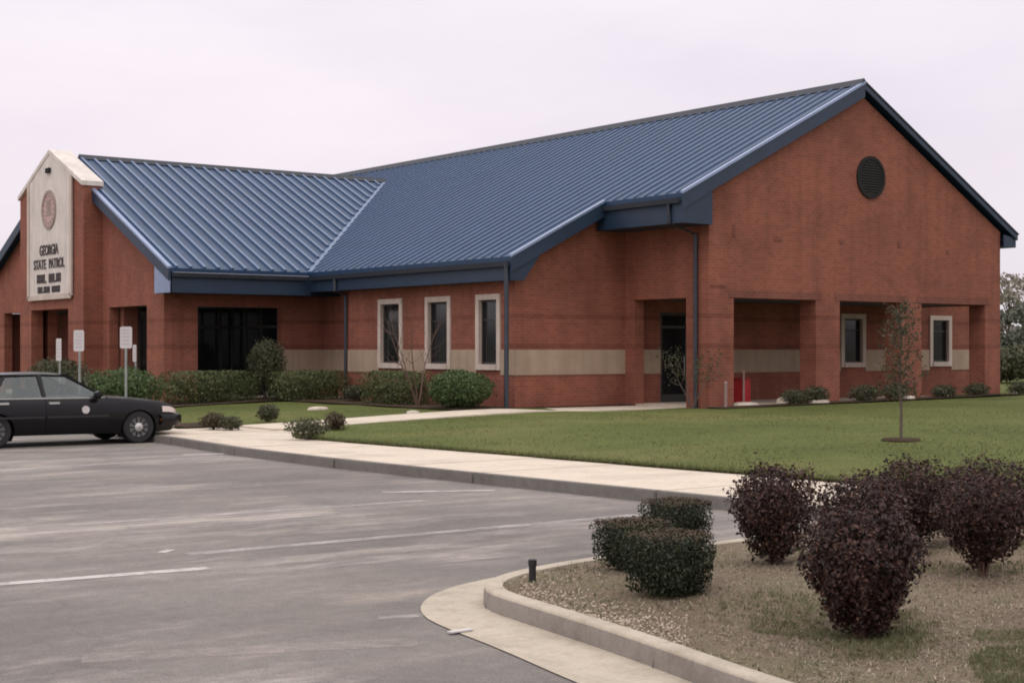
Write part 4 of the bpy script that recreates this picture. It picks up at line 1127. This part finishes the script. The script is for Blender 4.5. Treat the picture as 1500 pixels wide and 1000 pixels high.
for sd in (1,-1):
    MB().add([cab(.76,-sd*.855,.955),cab(-.39,-sd*.868,.955),cab(-.42,-sd*.617,1.385),cab(.10,-sd*.604,1.375)],[(0,1,2,3)]).build('side_window',M['carglass'],car)
    MB().add([cab(-.48,-sd*.868,.955),cab(-1.42,-sd*.858,.955),cab(-1.10,-sd*.61,1.375),cab(-.5,-sd*.617,1.385)],[(0,1,2,3)]).build('side_window',M['carglass'],car)
    mr=MB().lathe([(.015,-.10),(.07,-.085),(.085,-.02),(.075,.03),(.03,.055)],cab(.60,-sd*1.0,1.0),'Y',14); mr.build('wing_mirror',M['carpaint'],car,smooth=1)
    m=MB().bar(cab(.62,-sd*.86,.965),cab(.60,-sd*.97,.985),.05,.035); m.build('mirror_arm',M['carpaint'],car)
    m=MB(); V=[]
    for x,z0,z1 in ((2.03,.63,.745),(2.2,.62,.735),(2.31,.60,.70),(2.405,.58,.655)):
        w=interp(HW,x)+.012; V+= [cab(x,-sd*w,z0),cab(x,-sd*(w-.012),z1)]
    m.add(V,[(2*i,2*i+2,2*i+3,2*i+1) for i in range(3)]); h=m.build('headlight',M['lamp'],car); md=h.modifiers.new('t','SOLIDIFY'); md.thickness=.03
    m=MB(); V=[]
    for x in (1.98,2.16):
        w=interp(HW,x)+.008; V+= [cab(x,-sd*w,.44),cab(x,-sd*w,.50)]
    m.add(V,[(0,2,3,1)]); h=m.build('side_marker',M['amber'],car); md=h.modifiers.new('t','SOLIDIFY'); md.thickness=.01
    m=MB(); V=[]
    for x in (-2.84,-2.7,-2.5):
        w=interp(HW,x)+.01; V+= [cab(x,-sd*w,.62),cab(x,-sd*(w-.02),.76)]
    m.add(V,[(2*i,2*i+2,2*i+3,2*i+1) for i in range(2)]); h=m.build('taillight',M['tail'],car); md=h.modifiers.new('t','SOLIDIFY'); md.thickness=.01
# bumpers
def bumper(P,z0,z1,out):
    m=MB(); V=[]
    for x,y in P: V+= [cab(x,y,z0),cab(x+out*.05,y*1.01,z0+.04),cab(x+out*.05,y*1.01,z1-.03),cab(x,y,z1)]
    n=len(P); m.add(V,[(4*i+j,4*i+4+j,4*i+5+j,4*i+1+j) for i in range(n-1) for j in range(3)]); o=m.build('bumper',M['carpaint'],car,smooth=.9)
    md=o.modifiers.new('t','SOLIDIFY'); md.thickness=.03; md.offset=1
bumper([(1.93,-.955),(2.2,-.93),(2.42,-.78),(2.51,-.5),(2.54,0),(2.51,.5),(2.42,.78),(2.2,.93),(1.93,.955)],.36,.56,1)
bumper([(-2.3,-.955),(-2.7,-.92),(-2.88,-.7),(-2.93,0),(-2.88,.7),(-2.7,.92),(-2.3,.955)],.40,.60,-1)
# wheels
for a in AX:
    for sd in (1,-1):
        cy=CY-sd*.845; s=-sd
        w=MB().lathe([(.20,-.1),(.30,-.105),(.325,-.08),(.33,-.03),(.33,.03),(.325,.08),(.30,.105),(.20,.1)],(CX+a,cy,.33),'Y',32,caps=False).build('wheel',M['tyre'],car,smooth=.8)
        MB().lathe([(.215,.0),(.215,.085*s),(.195,.10*s),(.13,.085*s),(.085,.10*s)],(CX+a,cy,.33),'Y',32,caps=False).build('rim',M['rim'],w,smooth=.6)
        MB().lathe([(.085,.06*s),(.085,.105*s),(.055,.125*s),(.01,.128*s)],(CX+a,cy,.33),'Y',20,caps=False).build('hub_cap',M['hub'],w,smooth=.7)
        m=MB()
        for k in range(10):
            t=2*math.pi*k/10; m.bar((CX+a+.10*math.cos(t),cy+.098*s,.33+.10*math.sin(t)),(CX+a+.20*math.cos(t),cy+.102*s,.33+.20*math.sin(t)),.02,.02,up=(0,1,0))
        m.build('spokes',M['vent'],w)
# seats, dash
for x,ys_ in ((.0,(-.36,.36)),(-1.05,(-.36,.36))):
    for y in ys_:
        m=MB().prism([cab(x-.42,y-.24,.6),cab(x-.30,y-.24,.6),cab(x-.48,y-.24,1.14),cab(x-.58,y-.24,1.14)],(0,.48,0)).box(CX+x-.40,CX+x+.12,CY+y-.24,CY+y+.24,.48,.62)
        st_=m.build('seat',M['seatcloth'],car,bevel=.03)
        MB().box(CX+x-.60,CX+x-.50,CY+y-.13,CY+y+.13,1.16,1.31).build('headrest',M['seatcloth'],st_,bevel=.03)
m=MB().prism([cab(.45,-.8,.85),cab(.85,-.8,.85),cab(.88,-.8,.95),cab(.50,-.8,.985)],(0,1.6,0)); m.build('dashboard',M['black'],car,bevel=.02)
m=MB(); pts=[cab(.36+.06*math.cos(t*2*math.pi/20),.36+.18*math.sin(t*2*math.pi/20),.96+.17*math.cos(t*2*math.pi/20)) for t in range(21)]
m.tube(pts,.014,6); m.build('steering_wheel',M['black'],car,smooth=1)

# ------------------------------------------------------------------ light, sky, camera
w=bpy.data.worlds.new('World'); scene.world=w; w.use_nodes=True; nt=w.node_tree; ns,ls=nt.nodes,nt.links
bg=ns['Background']
SUN_EL,SUN_AZ=R(58),math.atan2(-.62,-.78)     # soft light from behind and left of the camera
sky=ns.new('ShaderNodeTexSky'); sky.sky_type='NISHITA'; sky.sun_disc=False; sky.sun_elevation=SUN_EL
sv=Vector((-.82,-.57)).normalized(); sky.sun_rotation=math.atan2(sv.x,sv.y)
tc=ns.new('ShaderNodeTexCoord'); sp=ns.new('ShaderNodeSeparateXYZ'); ls.new(tc.outputs['Generated'],sp.inputs[0])
grad=ramp(ns,ls,sp.outputs[2],[(.0,(7.6,6.9,7.35)),(.12,(8.0,7.1,7.6)),(.30,(9.6,8.9,9.1)),(.6,(13.4,12.9,12.9)),(1.0,(17.6,17.1,17.0))])
# ramp colours above 1 are allowed in nodes: clouds modulate them gently
cl=tex(ns,ls,scaled(ns,ls,tc.outputs['Generated'],(1,1,3.2)),1.9,6,.6)
over=mixc(ns,ls,1.0,grad,ramp(ns,ls,cl,[(.3,(.88,.88,.915)),(.7,(1.07,1.055,1.05))]),'MULTIPLY')
ls.new(mixc(ns,ls,.88,sky.outputs[0],over),bg.inputs[0]); bg.inputs[1].default_value=.121
sun=bpy.data.lights.new('sun','SUN'); sun.energy=.55; sun.angle=R(20); sun.color=(1,.95,.88)
so=bpy.data.objects.new('sun',sun); col.objects.link(so)
d=Vector((sv.x*math.cos(SUN_EL),sv.y*math.cos(SUN_EL),math.sin(SUN_EL)))
so.rotation_euler=d.to_track_quat('Z','Y').to_euler()
cam=bpy.data.cameras.new('camera'); co=bpy.data.objects.new('camera',cam); col.objects.link(co); scene.camera=co
co.location=(0,0,ZC); co.rotation_euler=(R(90),0,R(-37)); cam.sensor_width=36; cam.lens=36*FPX/1500; cam.shift_y=12/1500; cam.clip_end=3000; cam.clip_start=.1
vs=scene.view_settings; vs.view_transform='Standard'; vs.look='None'; vs.exposure=0; vs.gamma=1
scene.cycles.max_bounces=6; scene.cycles.transparent_max_bounces=12
scene.cycles.filter_width=1.9
scene.render.film_transparent=False
